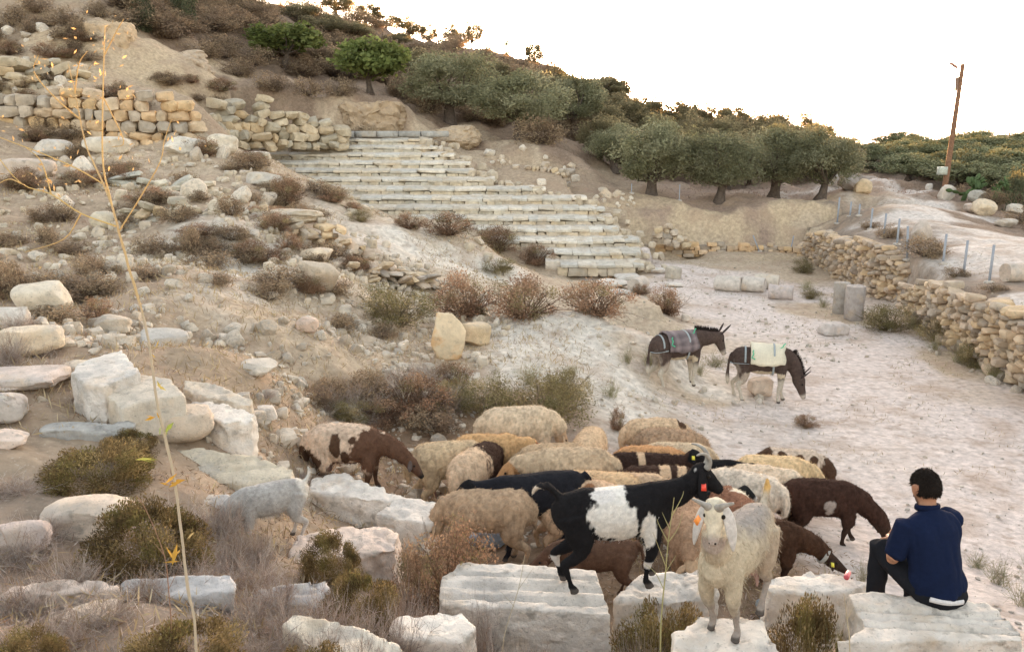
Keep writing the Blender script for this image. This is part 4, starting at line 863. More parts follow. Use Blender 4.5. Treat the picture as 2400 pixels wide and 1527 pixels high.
for i, (a, b, c, d, t) in enumerate([(670, 480, 110, 70, 'feathery rusty weed standing on the terrace by the wide pale slab'), (1050, 550, 150, 60, 'rusty bush beside the white earth track, nearest the seats'), (960, 535, 90, 45, 'smaller rusty bush at the head of the white earth track'), (1160, 590, 150, 70, 'rusty bush between the white earth track and the lower seats'), (1260, 620, 110, 55, 'straw-brown bush below the lowest seats'),
      (1090, 740, 190, 125, 'rusty-topped bush standing tallest above the white mound'), (1230, 745, 210, 115, 'rusty and green bush on the crest behind the white mound'), (1400, 738, 220, 95, 'wide rusty bush along the back of the white mound'), (1560, 735, 120, 78, 'rusty bush at the far end of the mound beside the arena floor'), (1448, 1008, 56, 62, 'small round reddish tumbleweed beside the squared tan block'), (1890, 1000, 80, 34, 'low tan tuft on the floor in front of the grazing donkey'), (1500, 690, 60, 30, 'small rusty weed by the paving slabs')]):
    bush_px(B_RED, i, 'dry_bush', a, b, c, d, t)
for i, (a, b, c, d, t) in enumerate([(930, 762, 240, 110, 'grey-green bush on the crest beside the rusty-topped bush'), (1280, 1000, 250, 150, 'large green-brown bush right behind the flock'), (1150, 975, 170, 110, 'olive-brown bush below the orange-stained stone'), (1330, 930, 150, 80, 'thin greenish bush at the foot of the white mound'), (1170, 640, 110, 40, 'low sage-green plant beside the end of the earth track'), (845, 520, 70, 34, 'mustard-green low bush on the track above the outcrop'),
      (2080, 775, 150, 75, 'greyish weed clump at the wall gap'), (2200, 800, 130, 70, 'green weed clump along the near retaining wall'), (2290, 860, 120, 60, 'pale weedy clump along the near retaining wall'), (1900, 700, 60, 30, 'greenish weed by the far retaining wall'), (1880, 640, 70, 40, 'greenish weed where the wall meets the arena back')]):
    bush_px(B_GBR, i, 'green_bush', a, b, c, d, t)
for i, (a, b, c, d) in enumerate([(870, 945, 190, 90), (980, 970, 210, 110), (1070, 960, 140, 90), (780, 935, 130, 60), (900, 995, 170, 70), (1010, 1010, 190, 80), (820, 985, 150, 60), (1060, 900, 120, 60), (740, 950, 110, 50)]):
    bush_px((B_SCR, B_RED, B_GBR, B_SCR, B_RED, B_SCR, B_GBR, B_RED, B_SCR)[i], i, 'scrub_bush', a, b, c, d, 'dark brown scrub at the foot of the rubble behind the flock', 'scrub behind the flock')
for i, (a, b, c, d) in enumerate([(450, 600, 100, 75), (360, 600, 130, 60), (110, 570, 60, 50), (30, 690, 120, 90), (130, 700, 130, 70), (210, 640, 110, 60), (540, 505, 90, 50), (420, 520, 110, 50), (310, 330, 70, 26), (430, 430, 80, 30), (180, 440, 80, 30), (540, 400, 70, 26), (700, 555, 60, 30), (590, 480, 80, 36), (780, 690, 130, 40), (800, 775, 120, 45), (900, 790, 110, 40)]):
    bush_px(B_SCR, i, 'scrub_bush', a, b, c, d, 'brown dry scrub on the rubble terraces', 'scrub on the rubble terraces')
for i, (a, b, c, d) in enumerate([(2170, 600, 150, 50), (2085, 575, 80, 36), (2040, 540, 70, 26), (2240, 640, 80, 26), (2330, 690, 80, 22)]):
    bush_px(B_SCR, i, 'scrub_bush', a, b, c, d, 'dry brown weeds on top of the retaining wall below the path', 'weeds on top of the wall', 'bush', (27, 31, 34, 24.5, 21.5)[i])
for i, (a, b, c, d, Y) in enumerate([(2125, 408, 100, 34, 58), (2190, 430, 100, 40, 53), (2265, 470, 90, 34, 45), (2330, 500, 90, 34, 41), (2400, 545, 110, 40, 37), (2440, 580, 110, 40, 35), (2370, 480, 120, 50, 43)]):
    bush_px(B_SCR, i, 'scrub_bush', a, b, c, d, 'reddish-brown brush on the verge across the path', 'brush across the path', 'bush', Y)
bush_px(B_DRK, 1, 'evergreen_shrub', 2390, 480, 90, 130, 'glossy dark green shrub at the picture edge across the path', None, 'shrub', 40)
rg = np.random.RandomState(77); n = 0
while n < 120:
    a, b = rg.uniform(-40, 900), rg.uniform(20, 760); g = hit(a, b, 0, 8)
    if g[1] > 47 or vnoise(np.array([[g[0] * .5, g[1] * .35, 0]]), 5)[0] < -.05 or (b > 345 and a > 560 + (b - 345) * 2.0) or (a > 560 and b < 350 and b > 235): continue
    k = .55 + .022 * g[1]
    bush(B_SCR if rg.rand() < .7 else B_RED, n, 'scrub_bush', g, rg.uniform(.35, .8) * k, rg.uniform(.25, .55) * k, 'low brown tuft growing between stones of the ruined slope', 'tufts on the ruined slope', rg.uniform(0, 6)); n += 1
# cactus across the path
rg = np.random.RandomState(9); pads = Soup(); T_ = cube_grid(4)
Vp = T_[0] / np.linalg.norm(T_[0], axis=1)[:, None]
def pad(p, d, L, dep):
    d = d / np.linalg.norm(d); nrm = np.cross(d, rg.normal(size=3)); nrm /= np.linalg.norm(nrm); b = np.cross(d, nrm)
    pads.add(p + (Vp[:, 2:3] * .5 + .5) * L * d + Vp[:, 0:1] * L * .32 * b + Vp[:, 1:2] * .035 * nrm, T_[1], None, np.array((.13, .19, .085)) * rg.uniform(.8, 1.35))
    if dep:
        for _ in range(rg.randint(1, 4)): pad(p + d * L * .93, d + rg.normal(size=3) * .6 + np.array([0, 0, .25]), L * rg.uniform(.75, 1.0), dep - 1)
for _ in range(9): pad(np.array([rg.normal() * .5, rg.normal() * .3, -.1]), np.array([rg.normal() * .3, rg.normal() * .3, 1]), .42, 3)
tag(link('cactus', pads.mesh('cactus', True), M_LEAF, None, at(2300, 42.5)), 'prickly pear cactus of pale green pads across the path by the pole', 'cactus')

# foreground thickets
TWG = [(.46, .38, .34), (.54, .46, .41), (.36, .28, .24), (.60, .52, .45), (.42, .30, .23)]
def make_twigs(name, seed, n, h, spread, r0, col, branch=3, segs=5, base=.12, heads=0):
    rg = np.random.RandomState(seed); s = Soup(); stems_np(s, n, rg, h, spread, r0, col, segs, .5, base, .16, branch, .45)
    if heads:
        V = np.vstack(s.V); i = rg.randint(len(V), size=heads); i = i[V[i][:, 2] > h * .25]
        L, Q = leaf_np(V[i] + rg.normal(size=(len(i), 3)) * .012, .016, .010, rg); s.add(L, Q, None, np.repeat(np.array([(.40, .30, .22)]) * rg.uniform(.6, 1.4, len(i))[:, None], 4, 0))
    return s.mesh(name)
B_TWG = [make_twigs('dry_twigs', 200 + i, 150, .62, 1.2, .0050, TWG, 5, 5, .22, 1500) for i in range(3)]
B_CUS = []
for i in range(3):
    rg = np.random.RandomState(220 + i); s = Soup(); tops = clumps(rg, 60, .8, .6, .42, .55); per = 380
    for k in range(60):
        r_ = .24 * rg.uniform(.6, 1.2); d = rg.normal(size=(per, 3)); d /= np.linalg.norm(d, axis=1)[:, None]
        pts = tops[k] + d * (rg.rand(per) ** .4 * r_)[:, None]; dirs = pts / (np.linalg.norm(pts, axis=1)[:, None] + 1e-6)
        V, Q = leaf_np(pts, .055, .020, rg, .2, dirs); cl = np.array(CUS[rg.randint(len(CUS))]) * rg.uniform(.8, 1.25)
        s.add(V, Q, None, np.repeat(cl[None] * rg.uniform(.6, 1.45, len(pts))[:, None], 4, 0))
    stems_np(s, 40, rg, 1.0, 1.25, .004, [(.34, .26, .19), (.40, .30, .2)], 4, .3, .1, .12, 2, .3)
    me = s.mesh('cushion_shrub'); me.materials.append(M_LEAF); B_CUS.append(me)
for me in B_TWG: me.materials.append(M_DRY)
B_WEED = []
for i in range(2):
    me = make_twigs('green_weed', 240 + i, 70, .7, .75, .004, [(.30, .30, .13), (.36, .33, .17), (.26, .27, .12), (.45, .38, .24)], 4, 5, .12, 900); me.materials.append(M_DRY); B_WEED.append(me)
def fg(protos, i, name, px, py, wpx, hpx, label, group=None, cat='shrub', Y=None, k0=1.0):
    g = hit(px, py) if Y is None else at(px, Y); k = pxm(g[1], g[2]); o = bpy.data.objects.new(name, protos[i % len(protos)]); COL.objects.link(o)
    o.location = [float(v) for v in g]; o.rotation_euler = (0, 0, i * 1.9); r_ = wpx / k / 2 / .95; o.scale = (r_, r_, hpx / k / .85 * k0); return tag(o, label, cat, group)
def fgy(protos, i, name, px, ytop, wpx, Y, label, group=None, cat='shrub'):
    g = at(px, Y); k = pxm(Y, g[2]); h = max(P(px, ytop, Y)[2] - g[2], .12); o = bpy.data.objects.new(name, protos[i % len(protos)]); COL.objects.link(o)
    o.location = [float(v) for v in g]; o.rotation_euler = (0, 0, i * 1.9); cu = protos is B_CUS; r_ = wpx / k / 2 / (1.0 if cu else .95); h = min(h, r_ * (2.4 if 5.2 < Y < 5.3 else 1.55)) if cu else h; o.scale = (r_, r_, h / (1.12 if cu else .80)); return tag(o, label, cat, group)
for i, (a, b, c, Y, t) in enumerate([(235, 1035, 280, 7.5, 'dark green-brown cushion shrub below the ragged white block'), (350, 1185, 330, 6.0, 'dark brown cushion shrub in front of the rounded pink and white boulder'), (440, 1462, 330, 4.2, 'brown cushion shrub at the lowest edge under the squared grey-white block'), (730, 1478, 230, 4.1, 'low brown shrub at the lower edge beside the brightest cream slab'), (775, 1165, 160, 6.75, 'olive-green shrub between the pointed white block and the slab under the grey goat'), (850, 1250, 200, 5.6, 'olive-brown shrub in front of the long pinkish slab'),
      (1548, 1368, 250, 5.25, 'brown-green shrub in the gap below the front hooves of the black and white goat'), (1888, 1366, 250, 5.25, 'green-brown shrub below the squared block, left of the seated man'), (310, 1010, 140, 8.2, 'small dark shrub standing behind the tall stalk'), (70, 1470, 200, 4.1, 'dark shrub in the lower picture corner'), (600, 1480, 160, 4.0, 'small brown shrub at the lowest edge between the squared block and the cream slab')]):
    fgy(B_CUS, i, 'cushion_shrub', a, b, c, Y, t)
def fgr(i, a, ytop, c, Y, t): 
    g = at(a, Y); bush(B_RED, i, 'dry_bush', g, c / pxm(Y, g[2]) / 2, P(a, ytop, Y)[2] - g[2], t, None, i * 2.1)
fgr(0, 1060, 1190, 265, 6.9, 'rust-red shrub in front of the tan sheep with its head down'); fgr(1, 965, 1245, 130, 6.4, 'small rust-brown shrub between the rust-red one and the long pinkish slab')
fgy(B_TWG, 1, 'dry_twigs', 1200, 1440, 260, 4.7, 'tangle of brown twigs at the lower edge before the moulded cornice')
for i, (a, b, c, Y) in enumerate([(40, 1195, 250, 5.8), (170, 1250, 230, 5.4), (40, 1300, 260, 5.0), (230, 1330, 240, 4.8), (130, 1390, 260, 4.5), (10, 1440, 240, 4.2), (250, 1450, 220, 4.2), (450, 1210, 220, 6.1), (540, 1190, 200, 6.5), (470, 1265, 240, 5.6), (590, 1240, 220, 6.0), (640, 1280, 220, 5.6), (590, 1330, 220, 5.1), (690, 1330, 200, 5.0), (760, 1310, 220, 5.1), (850, 1340, 200, 5.0), (930, 1350, 200, 5.1), (1000, 1350, 160, 5.5), (620, 1410, 240, 4.5), (760, 1420, 180, 4.6), (860, 1420, 170, 4.6), (520, 1440, 220, 4.3), (400, 1430, 160, 4.4), (960, 1300, 170, 5.9), (420, 1120, 180, 6.9), (520, 1120, 160, 7.1), (30, 1100, 200, 7.0), (600, 1150, 130, 6.7), (100, 1180, 160, 6.2), (340, 1290, 160, 5.3), (330, 1440, 160, 4.3), (880, 1470, 160, 4.2), (1130, 1300, 110, 5.8)]):
    fgy(B_TWG, i, 'dry_twigs', a, b, c, Y, 'tangle of grey-purple dry twigs among the cut stones', 'dry twigs among the cut stones')
for i, (a, b, c, d) in enumerate([(130, 880, 130, 80), (90, 830, 150, 110), (20, 850, 140, 130), (200, 950, 120, 60), (50, 780, 120, 90), (310, 930, 100, 60), (620, 930, 90, 40), (540, 1010, 120, 50), (700, 1130, 110, 40), (760, 1010, 100, 50), (860, 1000, 120, 60), (930, 930, 200, 130), (830, 960, 180, 110), (1040, 960, 180, 120), (760, 960, 150, 80), (980, 900, 150, 90)]):
    fg(B_TWG, i, 'dry_twigs', a, b, c, d, 'wiry dry weed among the blocks of the pile', 'dry weeds by the pile')
for i, (a, b, c, d) in enumerate([(2340, 1370, 150, 90), (2400, 1420, 150, 110), (2290, 1330, 110, 60), (2420, 1340, 120, 80), (2020, 1380, 70, 120), (1935, 1420, 80, 130)]):
    fg(B_WEED, i, 'green_weed', a, b, c, d, 'wispy green weed growing near the block of the seated man', 'green weeds near the seated man', 'weed')
for i, (a, b, c, d) in enumerate([(1240, 900, 130, 70), (1430, 930, 110, 60), (1520, 860, 70, 70), (1590, 830, 70, 90), (1680, 860, 130, 50), (1640, 880, 60, 60), (1340, 880, 60, 40), (1470, 850, 60, 50), (2140, 770, 90, 60), (2250, 850, 110, 70), (2330, 890, 110, 70), (2190, 820, 80, 50), (1890, 680, 70, 40), (1930, 720, 60, 40)]):
    fg(B_WEED, i, 'green_weed', a, b, c, d, 'thin green-brown weed on the mound or along the wall foot', 'weeds of the arena', 'weed')
# the tall dry stalk close to the viewer
s = Soup(); YS = 2.55; GC = (.62, .50, .30)
def stalk(pts, r0, r1, col=GC, dy=0.0, s=s):
    q = cat_pts([P(a, b, YS + dy * j) for j, (a, b) in enumerate(pts)], 4); V, Q = tube_np(q, np.linspace(r0, r1, len(q)), 7); s.add(V, Q, None, col)
base_ = at(468, YS)
root = empty('dry_stalk', base_); tag(root, 'very tall yellowed dry stalk with bare side branches, nearest the viewer', 'dry plant')
q = cat_pts([base_ - np.array([0, 0, .05])] + [P(a, b, YS) for a, b in [(460, 1527), (440, 1380), (425, 1250), (408, 1120), (388, 1030), (368, 940), (352, 820), (330, 720), (300, 620), (278, 540), (258, 470), (228, 400), (205, 350), (188, 280), (172, 200), (160, 150)]], 4)
V, Q = tube_np(q, np.interp(np.linspace(0, 1, len(q)), [0, .3, .6, 1], [.0048, .0044, .0034, .0010]), 8)
V = V + np.stack([fbm(V, 60, 2, k) for k in range(3)], 1) * .0012; s.add(V, Q, None, np.repeat(np.where((np.arange(len(V)) > len(V) * .5)[:, None], np.array([(.56, .43, .24)]), np.array([(.50, .44, .34)])), 1, 0))
stalk([(262, 480), (242, 390), (240, 280), (243, 150), (246, 60)], .0028, .001, (.62, .47, .23), .01)
stalk([(272, 530), (190, 500), (120, 455), (50, 430), (-20, 350)], .0024, .001, (.62, .47, .2), -.01); stalk([(240, 430), (180, 395), (100, 360), (0, 322), (-40, 300)], .0022, .0009, (.6, .45, .2), .012)
stalk([(280, 540), (330, 460), (375, 380), (385, 330), (402, 280)], .0022, .0009, (.58, .42, .2), .015); stalk([(120, 455), (105, 400), (90, 370), (60, 345)], .002, .0008, (.6, .45, .2)); stalk([(188, 280), (130, 230), (80, 170), (90, 130)], .0025, .0008, (.6, .43, .2)); stalk([(243, 230), (290, 330), (262, 345)], .002, .0008, (.6, .43, .2)); stalk([(244, 130), (275, 70), (290, 45)], .002, .0008, (.6, .43, .2)); stalk([(175, 220), (185, 150), (205, 120)], .002, .0008, (.6, .43, .2)); stalk([(50, 430), (20, 420), (-20, 440)], .002, .0008, (.6, .43, .2)); stalk([(190, 500), (150, 560), (60, 590)], .0022, .0008, (.6, .43, .2))
link('stem', s.mesh('stem', True), M_DRY, root).location = -base_
s = Soup(); rg = np.random.RandomState(6)
for a, b, n, c, sp_ in [(393, 1010, 3, (.30, .36, .08), .03), (405, 1125, 4, (.55, .32, .06), .03), (408, 1300, 4, (.55, .34, .07), .035), (362, 965, 3, (.60, .36, .05), .02), (345, 1075, 3, (.34, .36, .10), .03), (352, 810, 2, (.60, .40, .06), .015), (370, 900, 3, (.42, .36, .12), .02), (430, 1270, 2, (.5, .4, .2), .02)]:
    pp = P(a, b, YS) + rg.normal(size=(n, 3)) * .012; L, Q = leaf_np(pp, sp_ * 1.7, sp_ * .45, rg, .3); s.add(L, Q, None, np.repeat(np.array([c]) * rg.uniform(.8, 1.2, n)[:, None], 4, 0))
link('leaves', s.mesh('leaves'), M_LEAF, root).location = -base_
s = Soup()
for a, b, n in [(110, 420, 26), (180, 240, 24), (245, 90, 24), (260, 180, 14), (20, 330, 16), (395, 300, 14), (90, 150, 16), (150, 380, 18), (60, 590, 8), (205, 130, 12), (285, 350, 10)]:
    pp = P(a, b, YS) + rg.normal(size=(n, 3)) * np.array([.035, .03, .045]); L, Q = leaf_np(pp, .017, .006, rg, .3); s.add(L, Q, None, np.repeat(np.array([(.42, .33, .19)]) * rg.uniform(.7, 1.2, n)[:, None], 4, 0))
link('seed_pods', s.mesh('seed_pods'), M_LEAF, root).location = -base_  # dry seed pods clustered along the branches
def thin_stalk(label, pts, Y, brs, r0=.005, col=(.50, .42, .26)):
    s = Soup(); b0 = at(pts[0][0], Y); root = empty('thin_stalk', b0); tag(root, label, 'dry plant')
    q = cat_pts([b0] + [P(a, b, Y) for a, b in pts], 4); V, Q = tube_np(q - b0, np.linspace(r0, r0 * .3, len(q)), 6); s.add(V, Q, None, col)
    link('stem', s.mesh('stem', True), M_DRY, root); s = Soup()
    for br in brs:
        q = cat_pts([P(a, b, Y + .02 * j) for j, (a, b) in enumerate(br)], 3); V, Q = tube_np(q - b0, np.linspace(r0 * .5, r0 * .15, len(q)), 5); s.add(V, Q, None, col)
    link('side_twigs', s.mesh('side_twigs', True), M_DRY, root)
thin_stalk('branched yellow-green stalk rising in front of the horned goat', [(1548, 1500), (1552, 1420), (1560, 1340), (1566, 1270), (1574, 1210), (1580, 1165)], 4.75, [[(1562, 1330), (1545, 1285), (1530, 1245)], [(1566, 1270), (1590, 1235), (1600, 1200)], [(1566, 1270), (1545, 1230), (1540, 1215)], [(1574, 1210), (1598, 1165), (1602, 1150)], [(1570, 1240), (1552, 1200)], [(1556, 1380), (1535, 1340), (1510, 1320)], [(1560, 1340), (1585, 1300)]], .006, (.44, .40, .20))
thin_stalk('bare pale sapling standing in dark scrub behind the flock', [(952, 1010), (948, 960), (940, 900), (925, 850)], 13.2, [[(950, 970), (930, 920), (900, 880)], [(948, 950), (968, 900), (975, 850)], [(944, 920), (915, 880)], [(945, 930), (960, 880)]], .014, (.5, .42, .33))
thin_stalk('thin reddish dry stem leaning through the twigs', [(402, 1480), (395, 1380), (385, 1300), (345, 1200), (320, 1160)], 4.2, [[(395, 1380), (420, 1330)], [(385, 1300), (360, 1270)]], .004, (.36, .22, .15))
thin_stalk('thin dry stem leaning before the moulded cornice', [(1180, 1500), (1215, 1380), (1230, 1300)], 4.9, [[(1215, 1380), (1250, 1330)], [(1205, 1420), (1170, 1380)]], .004, (.50, .42, .30))
thin_stalk('pale bent stem in front of the block the man sits on', [(1992, 1527), (1985, 1450), (1978, 1390)], 4.3, [[(1985, 1450), (2000, 1420)]], .004, (.58, .48, .32))
# ground litter and dry grass: uncountable
s = Soup(); rg = np.random.RandomState(12)
def litter(n, xr, yr, ln, cols, z0=.01, up=.25, thr=.0):
    a = rg.uniform(*xr, n); b = yr[0] * (yr[1] / yr[0]) ** rg.rand(n); q = np.stack([a, b, 0 * a], 1)
    k = fbm(q, .55, 3, 55) > thr; a, b = a[k], b[k]; p = np.stack([a, b, terrain(a, b) + z0], 1)
    V, Q = leaf_np(p, ln, ln * .07 + .002, rg, up); c = np.array(cols)[rg.randint(len(cols), size=len(p))] * rg.uniform(.7, 1.3, len(p))[:, None]; s.add(V, Q, None, np.repeat(c, 4, 0))
STR = [(.46, .36, .21), (.40, .30, .17), (.52, .42, .27), (.34, .25, .15)]
LIT = [(.34, .23, .14), (.28, .18, .11), (.42, .32, .21), (.22, .15, .10)]
litter(9000, (-3.5, 4), (6.5, 13.5), .09, LIT, .01, .1, -.4)
litter(14000, (-6, 3), (3, 8), .10, TWG + LIT, .03, .5, -.5)
litter(12000, (-9, 2), (8, 22), .10, LIT + TWG, .03, .6, .05)
litter(14000, (-20, 0), (20, 42), .16, LIT, .05, .7, .0)
litter(26000, (-15, 1.5), (9, 33), .17, STR, .06, 1.5, .12); litter(6000, (-7, 3), (4, 9), .16, STR, .06, 1.3, -.2); litter(5000, (-2, 9), (13, 24), .10, STR, .03, 1.2, .35)
litter(9000, (-14, 30), (44, 75), .3, [(.26, .18, .14), (.30, .21, .16)], .1, .8, -.1)
litter(5000, (4, 14), (19, 38), .12, [(.33, .29, .15), (.38, .30, .18)], .03, .7, .12)
tag(link('dry_grass', s.mesh('dry_grass'), M_DRY), 'dry grass, straw and twig litter strewn over the ground', 'dry grass', None, 'stuff')

for i, (a, b, c, Y) in enumerate([(1500, 1400, 150, 5.0), (1600, 1410, 130, 5.0), (1830, 1400, 140, 5.0), (1940, 1390, 150, 5.05), (1130, 1440, 170, 4.75), (1280, 1450, 150, 4.7), (1420, 1460, 120, 4.7)]):
    fgy(B_TWG if i != 3 else B_WEED, i, 'dry_twigs' if i != 3 else 'green_weed', a, b, c, Y, 'wiry stems sprouting between the blocks in front of the goats' if i != 3 else 'tall green-yellow weed stems beside the green-brown shrub left of the man', 'stems between the front blocks' if i != 3 else None)
# ---------------------------------------------------------------- animals and the man
def loft(s, pts, ra, rb, n=14, up=(0, 0, 1), col=(1, 1, 1)):
    """closed tube along pts, half width ra (sideways) and rb (along up)"""
    pts = np.asarray(pts, float); m = len(pts); ra = np.broadcast_to(ra, m); rb = np.broadcast_to(rb, m)
    t = np.gradient(pts, axis=0); t /= np.linalg.norm(t, axis=1)[:, None] + 1e-9
    up = np.asarray(up, float); u = np.cross(t, up)
    bad = np.linalg.norm(u, axis=1) < .25; u[bad] = np.cross(t[bad], np.array([1.0, 0, 0]))
    u /= np.linalg.norm(u, axis=1)[:, None]; v = np.cross(u, t)
    a = np.arange(n) * 2 * math.pi / n
    V = pts[:, None] + np.cos(a)[None, :, None] * (u * ra[:, None])[:, None] + np.sin(a)[None, :, None] * (v * rb[:, None])[:, None]
    idx = np.arange(m * n).reshape(m, n)
    Q = np.stack([idx[:-1], np.roll(idx[:-1], -1, 1), np.roll(idx[1:], -1, 1), idx[1:]], -1).reshape(-1, 4)
    V = np.vstack([V.reshape(-1, 3), pts[0] - t[0] * min(ra[0], rb[0]) * .5, pts[-1] + t[-1] * min(ra[-1], rb[-1]) * .5])
    T = [[m * n, idx[0, (i + 1) % n], idx[0, i]] for i in range(n)] + [[m * n + 1, idx[-1, i], idx[-1, (i + 1) % n]] for i in range(n)]
    s.add(V, Q, T, col)
def sloft(s, rows, k=3, n=14, up=(0, 0, 1), col=(1, 1, 1)):
    """rows of (x, y, z, ra, rb), smoothed"""
    r = cat_pts(rows, k); loft(s, r[:, :3], np.maximum(r[:, 3], .004), np.maximum(r[:, 4], .004), n, up, col)
def D(pitch, yaw): return np.array([math.cos(pitch) * math.cos(yaw), math.cos(pitch) * math.sin(yaw), math.sin(pitch)])
SPEC = {
 'sheep': dict(torso=[(-.54, .68, .07, .09), (-.47, .665, .17, .18), (-.33, .66, .225, .23), (-.08, .645, .25, .25), (.16, .645, .23, .245), (.34, .66, .18, .22), (.45, .68, .11, .15), (.49, .69, .05, .08)],
    neck=(.36, .69, .34), nr=(.145, .095, .07), head=[(0, .066, .078), (.22, .072, .088), (.5, .056, .07), (.8, .040, .048), (1, .030, .034)], hl=.30,
    fleg=(.30, .125, .50), hleg=(-.32, .135, .56), lr=1.0, back=.89, ear=(.15, .035)),
 'goat': dict(torso=[(-.47, .64, .05, .07), (-.41, .63, .12, .14), (-.27, .61, .165, .185), (-.02, .59, .20, .215), (.2, .60, .18, .205), (.34, .62, .145, .19), (.42, .64, .085, .13)],
    neck=(.32, .68, .36), nr=(.125, .085, .07), head=[(0, .062, .075), (.22, .066, .085), (.5, .052, .068), (.8, .04, .05), (1, .03, .034)], hl=.27,
    fleg=(.29, .095, .50), hleg=(-.31, .105, .56), lr=.85, back=.80, ear=(.235, .042)),
 'donkey': dict(torso=[(-.62, .90, .06, .09), (-.55, .89, .16, .18), (-.38, .87, .22, .235), (-.05, .82, .24, .265), (.25, .83, .21, .25), (.42, .86, .165, .225), (.52, .88, .09, .15)],
    neck=(.40, .96, .52), nr=(.17, .125, .10), head=[(0, .085, .12), (.22, .09, .13), (.5, .068, .095), (.8, .055, .07), (1, .045, .05)], hl=.46,
    fleg=(.36, .12, .72), hleg=(-.42, .13, .80), lr=1.12, back=1.08, ear=(.28, .045))}
def leg_pts(sp, front, side, sw):
    x, y, z = (sp['fleg'] if front else sp['hleg']); y *= side; r = sp['lr']; L = z
    if front:
        return [(x - .02, y * .8, z + .06, .095 * r, .12 * r), (x, y, z - .10, .068 * r, .085 * r), (x + .01 + sw * .4, y, L * .50, .042 * r, .048 * r), (x + sw * .6, y, L * .43, .040 * r, .044 * r), (x - .005 + sw * .8, y, L * .24, .025 * r, .028 * r), (x + sw, y, L * .11, .030 * r, .033 * r), (x + .02 + sw, y, L * .055, .033 * r, .036 * r), (x + .03 + sw, y, .0, .038 * r, .045 * r)]
    return [(x - .0, y * .7, z + .06, .12 * r, .17 * r), (x + .04, y, z - .12, .095 * r, .125 * r), (x + .02 + sw * .3, y, L * .56, .062 * r, .075 * r), (x - .10 + sw * .6, y, L * .43, .036 * r, .046 * r), (x - .105 + sw * .8, y, L * .36, .030 * r, .038 * r), (x - .075 + sw, y, L * .20, .024 * r, .027 * r), (x - .06 + sw, y, L * .10, .030 * r, .033 * r), (x - .04 + sw, y, L * .05, .033 * r, .036 * r), (x - .03 + sw, y, 0, .038 * r, .045 * r)]
def bent(V, N, s): return V
def animal(kind, label, loc, yaw, sc=1.0, pose=(-.85, 0, -.8, 0), nl=1.0, base=(0.567, 0.417, 0.296), head=None, legc=None, patches=(), sw=(.05, -.04, -.05, .05), wool=True, horns=None, tag_=None, udder=None, tail='fat', vox=.016, seed=1, earc=None, dirt=.5, name=None, cat=None, eardir=None, hairlen=.020, hooves=True, zoff=0.0, lean=0.0, muzz=None, group='animals of the flock', leglift=(0, 0, 0, 0), collar=None):
    sp = SPEC[kind]; rg = np.random.RandomState(seed); s = Soup(); shag = kind == 'goat'
    root = empty(name or kind, np.array(loc) + np.array([0, 0, zoff - (.025 if kind == 'sheep' else 0)]), yaw, sc); root.rotation_euler = (0, lean, yaw)
    tag(root, label, cat or kind, group)
    slim = {'sheep': .93, 'goat': .90, 'donkey': 1.0}[kind]
    sloft(s, [(x, 0, z, a * slim, b) for x, z, a, b in sp['torso']], 3, 18)
    if wool: base = tuple(np.array(base) * rg.uniform(.88, 1.14) * np.array([1, rg.uniform(1.0, 1.03), rg.uniform(.94, 1.06)]))
    # neck and head
    npi, nya, hp, hy = pose; nx, nz, ln = sp['neck']; ln = ln * nl
    S = np.array([nx, 0, nz]); E = S + ln * D(npi, nya); M = S * .5 + E * .5 + np.array([.05, 0, -.015 if npi > 0 else .03])
    r0, r1, r2 = sp['nr']
    sloft(s, [(S[0] - .12, 0, S[2] - .03, r0 * .95, r0 * 1.3), (*(S * .8 + M * .2), r0 * .85, r0 * 1.12), (*M, r1, r1 * 1.2), (*E, r2, r2 * 1.1)], 3, 14)
    hd = D(hp, nya + hy); HS = E - hd * .06
    hup = np.array([0, 0, 1.0]) if abs(hd[2]) < .8 else D(npi + math.pi / 2 if npi < 0 else .0, nya)
    side = np.cross(hup, hd); side /= np.linalg.norm(side); hup = np.cross(hd, side)
    hl = sp['hl']; sloft(s, [(*(HS + hd * hl * t + hup * (-.02 * t if kind != 'goat' else -.012 * t)), a, b) for t, a, b in sp['head']], 3, 14, hup)
    for i, (fr, sd_) in enumerate([(1, 1), (1, -1), (0, 1), (0, -1)]):
        lp = leg_pts(sp, fr, sd_, sw[i])
        if leglift[i]: lp = [(a, b, c + leglift[i] * max(0, 1 - c / .5), d, e) for a, b, c, d, e in lp]
        sloft(s, lp, 3, 10, (1, 0, 0))
    bk = sp['torso'][0]
    if tail == 'fat': sloft(s, [(-.44, 0, .78, .09, .05), (-.54, 0, .70, .10, .055), (-.575, 0, .58, .095, .045), (-.575, 0, .46, .07, .035), (-.56, 0, .40, .03, .02)], 3, 12, (1, 0, 0))
    elif tail == 'up': sloft(s, [(-.40, 0, .70, .045, .035), (-.47, 0, .75, .030, .024), (-.51, 0, .84, .026, .02), (-.495, 0, .91, .010, .010)], 3, 10, (1, 0, 0))
    elif tail == 'flag': sloft(s, [(-.40, 0, .72, .05, .04), (-.47, 0, .80, .045, .03), (-.53, 0, .845, .05, .035), (-.60, 0, .83, .03, .02), (-.63, 0, .78, .012, .012)], 3, 10, (1, 0, 0))
    elif tail == 'long': sloft(s, [(-.56, 0, .98, .04, .04), (-.64, 0, .92, .032, .032), (-.675, 0, .72, .026, .026), (-.685, 0, .52, .04, .04), (-.68, 0, .40, .045, .045), (-.67, 0, .30, .012, .012)], 3, 10, (1, 0, 0))
    elif tail == 'thin': sloft(s, [(-.46, 0, .74, .04, .03), (-.53, 0, .66, .03, .02), (-.55, 0, .50, .022, .015), (-.55, 0, .40, .01, .01)], 3, 8, (1, 0, 0))
    me = s.mesh('tmp'); me = remesh(me, vox, 3); me.name = 'body'
